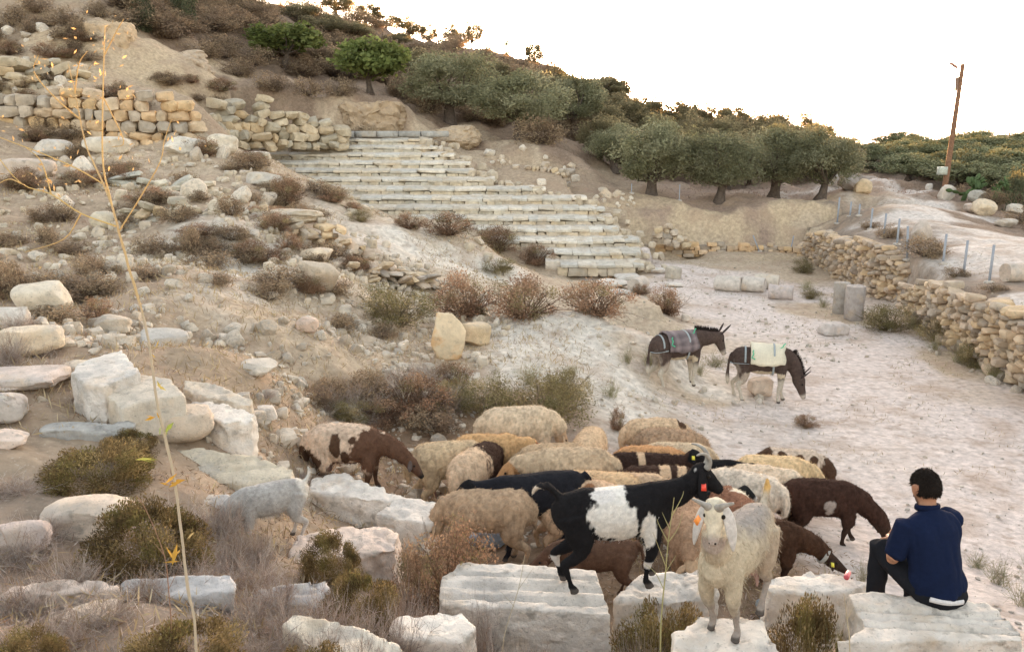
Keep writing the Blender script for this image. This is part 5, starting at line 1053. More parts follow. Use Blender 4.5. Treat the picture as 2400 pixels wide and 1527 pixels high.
    V = get_co(me); N = get_no(me)
    ht = np.clip(((V - HS) @ hd) / hl, -.3, 1.1); hdist = np.linalg.norm(V - (HS + np.clip(ht, 0, 1)[:, None] * hl * hd), axis=1)
    inh = (hdist < .135 * (1.35 if kind == 'donkey' else 1)) & (ht > -.05)
    legz = sp['fleg'][2] * .72
    bare = np.clip(inh * 1.0 + sst(legz, legz - .1, V[:, 2]) * (np.abs(V[:, 1]) > .03), 0, 1) if wool else np.ones(len(V))
    # colours of the animal itself
    c = np.tile(np.array(base, float), (len(V), 1)); nz_ = fbm(V + seed * 3.1, 5, 3, seed)
    c = c * (1 + .10 * nz_ + .12 * fbm(V + seed, 22, 2, seed + 3))[:, None]
    if wool: c = c * (1 - .24 * sst(.0, .6, fbm(V * np.array([2.2, 2.2, .6]) + seed * 2, 15, 3, seed + 21)))[:, None] * np.array([1.0, .985, .965])
    if legc is not None: k = sst(legz + .04, legz - .10, V[:, 2] + nz_ * .03)[:, None]; c = c * (1 - k) + k * np.array(legc)
    if head is not None: k = (sst(.30, -.0, -ht * 1.0 + .02 + nz_ * .05) * sst(.26, .15, hdist))[:, None]; k = np.where(inh[:, None], 1.0, k * .0); c = c * (1 - k) + k * np.array(head)
    for pt in patches:                      # (centre, radii, colour[, softness])
        q = (V - np.array(pt[0])) / np.array(pt[1]); d = np.sqrt((q ** 2).sum(1)) + nz_ * .20 + .10 * fbm(V, 14, 2, seed + 11) + .09 * fbm(V * np.array([1.6, 1.6, .5]), 34, 2, seed + 12)
        sf = pt[3] if len(pt) > 3 else .06; k = sst(1 + sf, 1 - sf, d)[:, None]; c = c * (1 - k) + k * np.array(pt[2])
    if muzz is not None: k = (sst(.72, .9, ht + nz_ * .05) * inh)[:, None]; c = c * (1 - k) + k * np.array(muzz)
    hoofk = sst(.045, .03, V[:, 2])[:, None] * 1.0; c = c * (1 - hoofk) + hoofk * np.array((.10, .085, .075))
    if wool: V = V + N * ((fbm(V * np.array([1.3, 1.3, .6]) + seed * 7, 14, 3, seed) * .011 + fbm(V + seed, 4.5, 2, seed + 2) * .011 + .008 + np.abs(fbm(V + seed, 34, 2, seed + 1)) * .010) * (1 - bare))[:, None]
    else: V = V + N * (fbm(V + seed * 7, 9, 3, seed) * (.006 if shag else .003))[:, None]
    me.vertices.foreach_set('co', V.astype(np.float32).ravel()); set_col(me, c)
    me.polygons.foreach_set('use_smooth', np.ones(len(me.polygons), bool)); me.update()
    link('body', me, M_COAT, root)
    # fleece / coat hair
    ok = np.where((bare < .5) if wool else ((V[:, 2] > .2) & ~inh if kind != 'goat' else (V[:, 2] > .06)))[0]
    nh = (7000 if wool else 4200 if shag else 2500); pk = ok[rg.randint(len(ok), size=nh)]
    b0 = V[pk] + rg.normal(size=(nh, 3)) * .008; nn = N[pk]
    if wool: dr = nn * .9 + np.array([-.12, 0, -.45]) + rg.normal(size=(nh, 3)) * .35; ln_ = hairlen * rg.uniform(.5, 1.2, nh)
    else: dr = nn * .28 + np.array([-.45, 0, -.75]) + rg.normal(size=(nh, 3)) * .18; ln_ = (hairlen * (1.5 if shag else .8)) * rg.uniform(.5, 1.3, nh) * np.where(V[pk][:, 2] < .3, .4, 1) * np.where(inh[pk], .45, 1)
    dr /= np.linalg.norm(dr, axis=1)[:, None]; sdv = np.cross(dr, rg.normal(size=(nh, 3))); sdv /= np.linalg.norm(sdv, axis=1)[:, None] + 1e-9
    wd = (.006 if wool else .004)
    HV = np.stack([b0 - sdv * wd * .5, b0 + sdv * wd * .5, b0 + dr * ln_[:, None]], 1).reshape(-1, 3)
    HC = np.repeat(c[pk] * (rg.uniform(.85, 1.18, nh) ** (1 if wool else 2.2))[:, None], 3, 0)
    hm = mesh_np('fleece' if wool else 'hair', HV, None, np.arange(3 * nh).reshape(nh, 3), HC); link('fleece' if wool else 'hair', hm, M_HAIR, root)
    # ears
    el, ew = sp['ear']; ec = np.array(earc if earc is not None else (head if head is not None else base))
    for k in (1, -1):
        s = Soup(); b = HS + hd * .03 + side * k * sp['head'][0][1] * .85 + hup * sp['head'][0][2] * .45
        if kind == 'donkey': dv = hup * .9 + side * k * .38 - hd * .45
        elif eardir == 'out': dv = side * k * 1.0 - hup * .15 - hd * .1
        elif kind == 'goat': dv = side * k * .55 - np.array([0, 0, 1.0]) * .9 + hd * .05
        else: dv = side * k * .75 - np.array([0, 0, 1.0]) * .75 + hd * .05
        dv /= np.linalg.norm(dv); dn = np.array([0, 0, -1.0]) if kind != 'donkey' else dv; pts = []
        for t, wv in ((-.06, .35), (.1, .7), (.35, 1.0), (.65, .95), (.88, .55), (1.0, .15)):
            p = b + dv * el * t + dn * el * .35 * t * t * (kind == 'goat') - side * k * el * .2 * t * t * (kind == 'goat'); pts.append((*p, ew * wv, .010 * min(1, wv + .3)))
        flat = np.cross(dv, hd); flat /= np.linalg.norm(flat) + 1e-9
        sloft(s, pts, 3, 10, flat if kind != 'donkey' else np.cross(dv, side), ec * rg.uniform(.9, 1.1))
        e_ = link('ear', s.mesh('ear', True), M_COAT, root)
        if tag_ is not None and k == tag_[0]:
            s = Soup(); q = np.array(pts[2][:3]) * .6 + np.array(pts[3][:3]) * .4
            cV, cQ = cube_grid(2); Mx = np.stack([flat, np.cross(flat, dv), dv], 1)
            s.add((cV * np.array([.016, .020, .028])) @ Mx.T + q + flat * 0, cQ, None, tag_[1]); link('ear_tag', s.mesh('ear_tag'), M_PLAST, e_)
    for k in (1, -1):                       # eyes
        V_, Q_ = cube_grid(3); V_ = V_ / np.linalg.norm(V_, axis=1)[:, None]; s = Soup()
        s.add(V_ * .015 * (1.3 if kind == 'donkey' else 1) + HS + hd * hl * .36 + side * k * sp['head'][1][1] * .84 + hup * sp['head'][1][2] * .35, Q_, None, (.012, .009, .007)); link('eye', s.mesh('eye', True), M_HORN, root)
    if collar is not None:
        s = Soup(); ax = (E - S) / np.linalg.norm(E - S); cc_ = S * .22 + E * .78 + np.array([.012, 0, .006]); u_ = np.cross(ax, [0, 1.0, 0]); u_ /= np.linalg.norm(u_)
        loft(s, np.array([cc_ + u_ * math.cos(t) * (r2 * 1.1 + .035) + np.array([0, 1.0, 0]) * math.sin(t) * (r2 + .03) for t in np.linspace(0, 6.4, 25)]), .008, .026, 8, ax, collar); link('collar', s.mesh('collar', True), M_CLOTH, root)
    if not wool:
        for k in (1, -1):
            s = Soup(); s.add(V_ * np.array([.008, .008, .008]) * (1.6 if kind == 'donkey' else 1) + HS + hd * hl * .97 + side * k * sp['head'][4][1] * .55 + hup * .012, Q_, None, (.015, .011, .01)); link('nostril', s.mesh('nostril', True), M_HORN, root)
        if kind == 'goat':
            s = Soup(); sloft(s, [(*(HS + hd * hl * .80 - hup * .030 + side * .030), .006, .006), (*(HS + hd * hl * 1.0 - hup * .030), .008, .009), (*(HS + hd * hl * .80 - hup * .030 - side * .030), .006, .006)], 3, 8, hup, (.05, .035, .03)); link('mouth', s.mesh('mouth', True), M_HORN, root)
    if horns:
        for k in (1, -1):
            s = Soup(); b = HS + hd * .05 + side * k * .032 + hup * .065; pts = []
            for t in np.linspace(0, 1, 8):
                a = t * horns[1]; rr = horns[0] / max(horns[1], .1)
                p = b + hup * math.sin(a) * rr - hd * (1 - math.cos(a)) * rr + side * k * .06 * t * t * 1.6; pts.append((*p, .027 * (1 - t * .75), .033 * (1 - t * .75)))
            sloft(s, pts, 2, 9, side, (.30, .28, .25)); link('horn', s.mesh('horn', True), M_HORN, root)
    if udder:
        s = Soup(); u = udder; k = sp['torso'][2][1] - sp['torso'][2][3]
        sloft(s, [(-.24, 0, k + .06, .07 * u, .07 * u), (-.25, 0, k - .02, .105 * u, .10 * u), (-.255, 0, k - .10 * u, .095 * u, .09 * u), (-.255, 0, k - .15 * u, .05 * u, .05 * u)], 3, 14, (1, 0, 0), (.40, .25, .205))
        for q in (1, -1): sloft(s, [(-.23, q * .05 * u, k - .10 * u, .025, .025), (-.22, q * .07 * u, k - .17 * u, .014, .014), (-.21, q * .075 * u, k - .21 * u, .008, .008)], 2, 8, (1, 0, 0), (.36, .22, .185))
        link('udder', s.mesh('udder', True), M_SKIN, root)
    root['_'] = 0; del root['_']
    return root, dict(HS=HS, hd=hd, hup=hup, side=side, E=E, S=S)
def flock(label, px, py, wpx, yaw, pose, kind='sheep', smin=.92, smax=1.22, Y=None, **kw):
    """stand it on the ground so that its back tops out at (px, py) and it spans about wpx"""
    sc = 1.0; bkh = SPEC[kind]['back']; Lb = {'sheep': 1.05, 'goat': .92, 'donkey': 1.15}[kind]; Wb = .5
    yaw = R(yaw)
    for _ in range(4):
        g = hit(px, py, bkh * sc) if Y is None else at(px, Y)
        sc = min(max(wpx / (pxm(g[1], g[2]) * (Lb * abs(math.cos(yaw)) + Wb * abs(math.sin(yaw)))), smin), smax)
    print('FLOCK', label[:40], 'Y=%.2f z=%.2f sc=%.2f' % (g[1], g[2], sc))
    return animal(kind, label, g, yaw, sc, pose, **kw)
GR = (R(-50), 0, R(-60), 0); GRL = (R(-48), R(25), R(-60), 0); LV = (R(5), 0, R(-30), 0); UPP = (R(40), 0, R(-25), 0)
CR = (.66, .52, .37); TN = (.54, .385, .25); OR = (.50, .31, .15); BR = (.085, .048, .03); DB = (.045, .027, .02); BK = (.014, .013, .014); WH = (.70, .62, .49); RU = (.27, .13, .065)
flock('cream sheep with dark brown patches, neck and legs, grazing apart beside the white block', 812, 993, 178, -4, (R(-30), R(-4), R(-48), 0), nl=1.65, base=(0.639, 0.495, 0.377), head=(.10, .075, .065), legc=BR, tail='fat', seed=2, sw=(.04, -.03, -.04, .06),
      patches=[((.33, 0, .58), (.24, .5, .30), (.115, .062, .04)), ((.68, 0, .50), (.36, .5, .4), (.115, .062, .04)), ((-.10, -.25, .70), (.065, .12, .15), BR), ((.12, -.25, .76), (.05, .1, .05), BR), ((-.45, 0, .42), (.2, .4, .2), BR), ((-.0, 0, .36), (.3, .4, .11), (.16, .10, .08)), ((.02, -.2, .52), (.05, .1, .1), BR), ((-.56, 0, .5), (.08, .2, .15), BR)], muzz=(.03, .025, .022))
flock('plain cream sheep farthest back, facing away beside the squared tan block', 1218, 952, 195, 12, GR, base=(0.618, 0.485, 0.367), head=TN, seed=3)
flock('tawny sheep with a rust-brown head and yellow ear tag behind the two cream ones', 1150, 1016, 165, 2, (R(-2), 0, R(-35), R(-20)), base=OR, head=(.26, .105, .05), seed=4, tag_=(-1, (.75, .55, .08)), nl=.9)
flock('cream sheep showing a bare pink udder, next to the piebald grazer', 1052, 1032, 180, 18, GR, base=(0.577, 0.427, 0.296), head=TN, seed=5, udder=1.25)
flock('cream-rumped sheep with a dark brown front, seen from behind', 1118, 1046, 92, 62, GR, base=(0.556, 0.407, 0.275), head=DB, legc=(.4, .3, .2), seed=6, patches=[((.35, 0, .6), (.42, .6, .5), (.05, .028, .02)), ((.8, 0, .4), (.4, .6, .5), (.05, .028, .02))])
flock('long cream sheep with a tan head facing left in mid flock', 1332, 1048, 215, 183, (R(-4), R(8), R(-38), R(10)), base=(0.587, 0.436, 0.306), head=(.40, .215, .10), seed=7, smax=1.25)
flock('small tan sheep with a dark nose patch facing the viewer by the squared tan block', 1380, 1012, 56, -105, (R(8), 0, R(-30), 0), base=TN, head=(.36, .25, .16), seed=8, muzz=BR)
flock('tan sheep only its back showing behind the long cream one', 1300, 1038, 110, 10, GR, base=(0.536, 0.388, 0.255), head=TN, seed=9)
flock('black goat with a sloping back behind the tan sheep in front', 1262, 1122, 185, 198, (R(5), R(-10), R(-35), 0), 'goat', base=(0.016, 0.016, 0.020), head=BK, wool=False, seed=10, tail='thin', smin=1.14, smax=1.2, Y=8.95, name='goat')
flock('tan sheep nearest the reddish shrub, rump to the right and head down in it', 1140, 1142, 215, 180, GR, base=(0.484, 0.344, 0.230), head=TN, seed=11, smax=1.25, tail='thin')
flock('tan sheep with a rust patch on its shoulder behind the black and white goat', 1352, 1126, 105, 8, GR, base=(0.536, 0.369, 0.235), head=RU, seed=13, patches=[((.15, -.2, .78), (.16, .2, .12), RU)])
flock('broad tan sheep right behind the back of the black and white goat', 1482, 1108, 170, 4, GR, base=(0.546, 0.388, 0.255), head=TN, seed=14)
flock('tan sheep between the long cream one and the broad tan one', 1405, 1104, 90, 170, GR, base=(0.567, 0.398, 0.255), head=TN, seed=15)
flock('dark brown sheep with cream bands and a white-cheeked head facing left', 1535, 1090, 130, 178, (R(2), R(6), R(-32), R(10)), base=(0.057, 0.031, 0.023), head=(.09, .06, .05), seed=16, patches=[((-.12, 0, .6), (.07, .6, .6), TN), ((-.34, 0, .6), (.06, .6, .6), TN)], earc=BR, nl=1.15)
flock('blackish sheep with one cream band and a raised white-browed head, yellow ear tag', 1515, 1060, 140, 0, (R(32), 0, R(-18), R(-10)), base=(0.041, 0.023, 0.019), head=BK, seed=17, patches=[((-.08, 0, .7), (.05, .6, .4), TN)], tag_=(-1, (.72, .62, .04)), nl=1.05)
flock('orange-tan sheep only its back showing behind the banded blackish one', 1525, 1044, 110, 3, GR, base=(0.515, 0.281, 0.133), head=OR, seed=18)
flock('pale cream sheep behind the raised blackish head', 1592, 1036, 140, -4, GR, base=(0.618, 0.475, 0.347), head=CR, seed=19)
flock('tan sheep with a dark brown neck patch, at the far edge of the flock', 1540, 980, 135, 5, GR, base=(0.567, 0.407, 0.265), head=BR, seed=20, patches=[((.40, 0, .82), (.09, .3, .12), BR)])
flock('shaggy tan sheep just in front of the one with the dark neck patch', 1575, 1004, 150, -6, GR, base=(0.484, 0.339, 0.224), head=TN, seed=21, hairlen=.05)
flock('black goat with its head lowered toward the cream sheep at the right', 1655, 1078, 110, -4, (R(2), 0, R(-25), 0), 'goat', base=BK, head=BK, wool=False, seed=22, tail='thin')
flock('thick white sheep, rump to the viewer, behind the cream goat', 1742, 1102, 190, 148, GR, base=(0.680, 0.563, 0.459), head=WH, legc=(.5, .42, .32), seed=23, smax=1.25)
flock('cream sheep between the thick white one and the golden one', 1790, 1090, 130, 160, GR, base=(0.618, 0.485, 0.347), head=CR, seed=24)
flock('golden cream sheep with a long smooth back near the right edge of the flock', 1822, 1068, 190, -6, GR, base=(0.618, 0.446, 0.275), head=TN, seed=25)
flock('white sheep spotted dark brown at the far right edge of the flock', 1862, 1052, 140, -14, GR, base=(0.618, 0.495, 0.388), head=DB, seed=26, patches=[((-.45, 0, .75), (.16, .4, .16), BR), ((-.18, -.15, .83), (.09, .12, .08), BR), ((.08, -.18, .8), (.08, .12, .07), BR), ((.28, -.15, .78), (.07, .12, .07), BR), ((.6, 0, .5), (.25, .4, .3), BR)])
flock('dark brown sheep with a grey-white patch on its side, grazing beside the seated man', 1935, 1122, 185, -8, (R(-46), R(-6), R(-62), 0), base=(0.057, 0.029, 0.021), head=DB, legc=DB, seed=27, patches=[((.03, -.25, .63), (.085, .2, .07), (.38, .32, .28)), ((.04, -.25, .56), (.05, .2, .07), (.38, .32, .28))], nl=2.1, tail='fat', smax=1.3, hairlen=.018, sw=(.12, -.05, .05, -.10))
flock('curly brown sheep with a collar, head down near the squared block', 1790, 1212, 165, -8, (R(-30), R(-4), R(-30), 0), base=(.062, .032, .021), head=DB, legc=DB, seed=28, nl=1.75, collar=(.38, .37, .34), tag_=(-1, (.7, .6, .05)), smin=.8, smax=1.1)
flock('rusty brown kid goat lowering its head on the moulded cornice', 1400, 1262, 185, 183, (R(-20), R(10), R(-25), 0), 'goat', base=(.105, .06, .04), head=(.11, .06, .04), legc=(.08, .045, .03), wool=False, seed=29, tail='thin', smin=.7, smax=1.1, tag_=(1, (.8, .4, .05)))
flock('tan sheep standing between the black and white goat and the cream goat', 1612, 1186, 78, -96, (R(-35), 0, R(-55), 0), base=(0.371, 0.238, 0.153), head=TN, legc=(.36, .25, .16), seed=30)
flock('black goat with a white face looking right behind the horned goat', 1640, 1150, 100, 0, (R(20), 0, R(-35), R(-15)), 'goat', base=BK, head=(.02, .02, .02), wool=False, seed=31, tail='thin', muzz=(.6, .55, .5), smin=.8)
flock('brown and white curly sheep showing behind the head of the cream goat', 1738, 1164, 70, -75, GR, base=(0.227, 0.112, 0.071), head=BR, seed=32, patches=[((-.2, .1, .8), (.15, .2, .1), WH)])
# the three goats near the viewer
g = P(1432, 1395, 6.35); g[2] = 1.92
animal('goat', 'black goat with a white saddle and curved horns standing across two stone blocks', g, R(7), 1.0, (R(30), R(-4), R(-38), R(-6)), 1.15, BK, BK, None,
       [((-.02, 0, .62), (.20, .6, .20), (.74, .70, .64)), ((.06, -.2, .50), (.13, .3, .12), (.72, .68, .62)), ((.24, -.2, .48), (.07, .3, .16), (.72, .68, .62)), ((-.10, -.2, .78), (.10, .2, .06), (.70, .66, .62)), ((.21, 0, .76), (.13, .5, .10), BK), ((.29, -.1, .19), (.08, .04, .04), (.6, .55, .5)), ((.33, .1, .22), (.1, .05, .05), (.6, .55, .5)), ((-.38, .1, .17), (.1, .06, .05), (.6, .55, .5)), ((-.6, 0, .80), (.05, .1, .05), (.6, .5, .4)), ((.6, -.06, .98), (.03, .03, .05), (.4, .38, .36))],
       (.04, -.04, -.02, .03), False, (.22, 2.5), (-1, (.80, .06, .03)), None, 'flag', .011, 41, BK, 0, 'goat', 'goat', None, .018)
g = P(1718, 1478, 4.86); g[2] = 2.47
animal('goat', 'shaggy cream goat with long white drooping ears facing the viewer on a block', g, R(-126), .87, (R(62), R(10), R(-60), R(8)), 1.12, (.43, .365, .28), (.62, .56, .44), (.33, .285, .25),
       [((.0, .0, .80), (.5, .3, .10), (.30, .27, .245), .5), ((.30, 0, .55), (.25, .4, .3), (.50, .43, .32), .4), ((-.3, 0, .45), (.3, .3, .2), (.40, .32, .24), .3), ((-.5, 0, .9), (.08, .1, .12), (.56, .36, .14), .3)],
       (-.11, -.15, .12, .09), False, (.055, 1.5), (-1, (.85, .28, .05)), 1.0, 'up', .010, 42, (.60, .57, .54), 0, 'goat', 'goat', None, .026, muzz=(.40, .34, .30))
g = Pz(640, 1272, 1.67)
animal('goat', 'pale grey goat with its head down in the dry twigs, white tail to the right', g, R(212), .74, (R(-46), R(6), R(-55), 0), 1.2, (.40, .375, .35), (.42, .40, .37), (.46, .43, .40),
       [((-.45, 0, .7), (.12, .2, .25), (.62, .58, .52), .3)], (.04, -.03, .03, .06), False, (.12, 1.6), None, None, 'up', .012, 43, None, 0, 'goat', 'goat', None, .035)
# donkeys with their packs
def saddle(root, x0, x1, z0, col, name, label, thick=.03, drop=.42, strap=(.33, .36, .37), m=None):
    s = Soup(); n = 22; xs = np.linspace(x0, x1, 9); T = SPEC['donkey']['torso']
    tx = [t[0] for t in T]; ring = []
    for lay, off in ((0, .035), (1, .035 + thick)):
        for x in xs:
            zc, a, b = np.interp(x, tx, [t[1] for t in T]), np.interp(x, tx, [t[2] for t in T]) + off, np.interp(x, tx, [t[3] for t in T]) + off
            for j in range(n):
                th = -drop * math.pi + (2 * drop * math.pi) * j / (n - 1)
                ring.append((x + .02 * math.sin(j * .9) * (1 if x == xs[-1] else 0), math.sin(th) * a * (1 + .03 * math.sin(x * 20 + j)), zc + math.cos(th) * b + .012 * math.sin(x * 25 + j * 1.3)))
    V = np.array(ring); m_ = len(xs); idx = np.arange(2 * m_ * n).reshape(2, m_, n); Q = []
    for i in range(m_ - 1):
        for j in range(n - 1):
            Q.append([idx[1, i, j], idx[1, i + 1, j], idx[1, i + 1, j + 1], idx[1, i, j + 1]]); Q.append([idx[0, i, j], idx[0, i, j + 1], idx[0, i + 1, j + 1], idx[0, i + 1, j]])
    for i in range(m_ - 1):
        for j in (0, n - 1): Q.append([idx[0, i, j], idx[0, i + 1, j], idx[1, i + 1, j], idx[1, i, j]])
    for j in range(n - 1):
        for i in (0, m_ - 1): Q.append([idx[0, i, j], idx[1, i, j], idx[1, i, j + 1], idx[0, i, j + 1]])
    nz_ = fbm(V, 5, 3, 4); cc = np.array(col)
    if name == 'saddle_blanket' and cc.ndim == 2:
        st = (np.sin(V[:, 0] * 30) * .5 + .5)[:, None] * .6 + (np.sin(V[:, 2] * 45) * .5 + .5)[:, None] * .4; c = cc[0] * (1 - st) + cc[1] * st
    else: c = np.tile(cc, (len(V), 1))
    s.add(V, Q, None, c * (1 + .12 * nz_)[:, None]); o = link(name, s.mesh(name, True), M_CLOTH, root); o['label'] = label
    T2 = lambda x, th, off: (x, math.sin(th) * (np.interp(x, tx, [t[2] for t in T]) + off), np.interp(x, tx, [t[1] for t in T]) + math.cos(th) * (np.interp(x, tx, [t[3] for t in T]) + off))
    for pts in ([T2(x0 - .02 - .13 * (1 - abs(t)) * 0 - .08, t * 1.7, .012) for t in np.linspace(-1, 1, 13)], [T2(x0 - .02, -1.75, .02), (-.50, -.215, .80), (-.605, -.12, .78), (-.635, 0, .78), (-.605, .12, .78), (-.50, .215, .80), T2(x0 - .02, 1.75, .02)], [T2((x0 + x1) / 2 + .12, t, .03 if abs(t) > 1.3 else .04 + thick) for t in np.linspace(-3.1, 3.1, 19)]):
        s = Soup(); pp = cat_pts(pts, 3); loft(s, pp, .006, .022, 6, (1, 0, 0), strap); link('harness_strap', s.mesh('harness_strap', True), M_CLOTH, root)
    s = Soup(); rg_ = np.random.RandomState(3)
    for q in range(2):
        p0 = np.array(T2(x0 + .05 if q else x1 - .05, -.35 - q * .6, .05 + thick)); pts = [p0 + np.array([rg_.normal() * .03, -.012 * k, -.035 * k + .05]) for k in range(6)]
        loft(s, np.array(pts), .012, .012, 6, (1, 0, 0), (.05, .42, .22))
    link('cord', s.mesh('cord', True), M_PLAST, root)
def donkey(label, g, yaw, pose, nl, sc, seed, sad):
    root, h = animal('donkey', label, g, yaw, sc, pose, nl, (.075, .052, .044), (.085, .06, .05), (.50, .44, .36), [((0, 0, .56), (.42, .5, .10), (.52, .43, .31)), ((-.33, 0, .48), (.1, .5, .14), (.40, .33, .27), .3), ((-.50, 0, .65), (.12, .2, .2), (.35, .29, .24), .3)], (.05, -.05, -.06, .08), False, None, None, None, 'long', .017, seed, (.06, .045, .04), 0, 'donkey', 'donkey', None, .03, muzz=(.42, .36, .30), group='donkeys with packs')
    s = Soup(); rg = np.random.RandomState(seed); S, E = h['S'], h['E']
    for i in range(420):                    # upright mane
        t = rg.rand(); p = S * (1 - t) + E * t + np.array([.03 * (1 - abs(2 * t - 1)), 0, .0]); ax = E - S; ax /= np.linalg.norm(ax)
        upv = np.cross(np.cross(ax, [0, 0, 1.0]) if abs(ax[2]) < .95 else np.array([0, 1.0, 0]), ax); upv /= np.linalg.norm(upv)
        b = p + upv * (.21 * (1 - t) + .10 * t) + np.array([0, rg.normal() * .012, 0]); e = b + (upv + rg.normal(size=3) * .2) * .07
        s.add([b - upv * .05 - ax * .008, b - upv * .05 + ax * .008, e], None, [[0, 1, 2]], (.025, .018, .016))
    link('mane', s.mesh('mane'), M_HAIR, root)
    saddle(root, *sad)
    return root
g = P(1780, 952, 17.3); g = at(1783, 17.3)
donkey('donkey with its head down, carrying a cream sack pack on a red cloth', g, R(-12), (R(-57), R(-6), R(-70), 0), 1.08, 1.0, 51, (-.26, .40, 0, (.66, .60, .47), 'pack_sack', 'cream sacking pack', .07, .52))
g = hit(1585, 905)
donkey('donkey standing with its head up, carrying a checked grey saddle blanket', g, R(22), (R(2), R(-10), R(-66), R(-14)), .95, 1.0, 52, (-.34, .34, 0, ((.085, .07, .075), (.26, .21, .21)), 'saddle_blanket', 'checked grey-brown saddle blanket', .03, .56))
# ---------------------------------------------------------------- the seated man
def person(loc, yaw):
    root = empty('person', loc, yaw, .97)
    tag(root, 'man in a navy polo shirt and dark trousers sitting on a moulded block, back turned', 'person')
    V_, Q_ = cube_grid(4); SPH = V_ / np.linalg.norm(V_, axis=1)[:, None]
    def hand(s, w, d, palmn, L=.19, curl=.9):
        d = d / np.linalg.norm(d); side = np.cross(palmn, d); side /= np.linalg.norm(side); palmn = np.cross(d, side)
        sloft(s, [(*(w - d * .03), .028, .022), (*(w + d * .03), .038, .017), (*(w + d * .085), .042, .015), (*(w + d * .10), .038, .012)], 3, 10, palmn)
        for i, (o, l) in enumerate(((.030, .072), (.010, .080), (-.010, .075), (-.029, .058))):
            p = w + d * .085 + side * o; pts = [(*p, .0095, .0095)]; dd = d.copy()
            for k in range(3):
                dd = dd * math.cos(curl * .55) - palmn * math.sin(curl * .55); palm2 = palmn; p = p + dd * l * (.42, .33, .25)[k]; pts.append((*p, .0088 - .0008 * k, .0088 - .0008 * k))
            sloft(s, pts, 2, 8, side)
        p = w + d * .02 + side * .032; t = d * .6 + side * .75 - palmn * .25
        sloft(s, [(*p, .013, .013), (*(p + t * .035), .012, .011), (*(p + t * .06 + d * .012), .010, .009)], 2, 8, palmn)
    HC = np.array([.158, .0, .712]); hy = R(2); hf = np.array([math.cos(hy) * .97, math.sin(hy), -.22]); hf /= np.linalg.norm(hf)
    hs = np.cross([0, 0, 1.0], hf); hs /= np.linalg.norm(hs); hu = np.cross(hf, hs)
    def H(x, y, z): return HC + hf * x + hs * y + hu * z
    LS, RS = np.array([.085, .175, .495]), np.array([.095, -.18, .50])
    LE, RE = np.array([.10, .245, .245]), np.array([.24, -.235, .29]); LW, RW = np.array([.36, .05, .25]), np.array([.44, -.10, .27])
    def arms(s, pad, frac=1.0):
        for S_, E_, W_, r in ((LS, LE, LW, 1), (RS, RE, RW, 1)):
            sloft(s, [(*(S_ + np.array([0, 0, .01])), .056 + pad, .060 + pad), (*(S_ * .55 + E_ * .45), .050 + pad * .9, .054 + pad * .9), (*(S_ * (1 - frac) + E_ * frac), (.040 if frac > .9 else .045) + pad * 1.0, (.042 if frac > .9 else .047) + pad * 1.0)], 3, 12, (1, 0, 0))
            if frac >= 1.0: sloft(s, [(*E_, .040, .042), (*(E_ * .7 + W_ * .3), .040, .043), (*W_, .026, .022)], 3, 10)
    # skin: one continuous body
    s = Soup()
    sloft(s, [(-.01, 0, .04, .15, .11), (-.01, 0, .16, .145, .10), (.03, 0, .32, .145, .105), (.07, 0, .46, .165, .10), (.09, 0, .54, .12, .075), (.105, 0, .575, .065, .06)], 3, 16, (1, 0, 0))
    sloft(s, [(.10, 0, .55, .062, .064), (.12, 0, .62, .056, .06), (*H(-.02, 0, -.05), .056, .06)], 3, 14, (1, 0, 0))
    sloft(s, [(*H(-.005, 0, .118), .03, .035), (*H(-.008, 0, .100), .046, .058), (*H(-.008, 0, .06), .068, .086), (*H(-.004, 0, .0), .077, .098), (*H(.008, 0, -.06), .066, .086), (*H(.03, 0, -.10), .046, .055), (*H(.04, 0, -.118), .025, .03)], 3, 18, hf)
    sloft(s, [(*H(.088, 0, .02), .010, .008), (*H(.106, 0, -.012), .013, .014), (*H(.108, 0, -.026), .016, .012), (*H(.09, 0, -.036), .014, .008)], 2, 8, hf)
    sloft(s, [(*H(.075, .028, -.065), .010, .010), (*H(.09, 0, -.063), .012, .011), (*H(.075, -.028, -.065), .010, .010)], 2, 8, hu)
    arms(s, 0.0)
    hand(s, LW, np.array([.8, -.5, -.15]), np.array([.1, .2, 1.0])); hand(s, RW, np.array([.75, .25, -.4]), np.array([.1, .2, 1.0]), curl=.8)
    me = remesh(s.mesh('t'), .0065, 3); me.name = 'body'; V = get_co(me)
    c = np.tile(np.array((.40, .205, .125)), (len(V), 1)); q = V - HC; fz = q @ hu; fx = q @ hf
    jaw = sst(-.035, -.07, fz) * sst(-.02, .02, fx) * (np.linalg.norm(q, axis=1) < .17); c = c * (1 - jaw[:, None] * .75) + jaw[:, None] * .75 * np.array((.05, .035, .03))
    set_col(me, c); me.polygons.foreach_set('use_smooth', np.ones(len(me.polygons), bool)); link('body', me, M_SKIN, root)
    for k in (1, -1):
        s = Soup(); sloft(s, [(*H(-.012, k * .077, .028), .010, .020), (*H(-.016, k * .086, .022), .008, .030), (*H(-.014, k * .084, -.012), .008, .022), (*H(-.004, k * .078, -.034), .007, .010)], 3, 10, hf, (.38, .18, .11)); link('ear', s.mesh('ear', True), M_SKIN, root)
        s = Soup(); s.add(SPH * .012 + H(.080, k * .031, .012), Q_, None, (.04, .025, .02)); link('eye', s.mesh('eye', True), M_HORN, root)
    # hair: short, dark, thin at the crown
    s = Soup(); rg = np.random.RandomState(4)
    Vh, Qh = cube_grid(14); Vh = Vh / np.linalg.norm(Vh, axis=1)[:, None]
    P0 = np.array([H(a[0] * .106 - .010, a[1] * .086, a[2] * .121 + .010) for a in Vh])
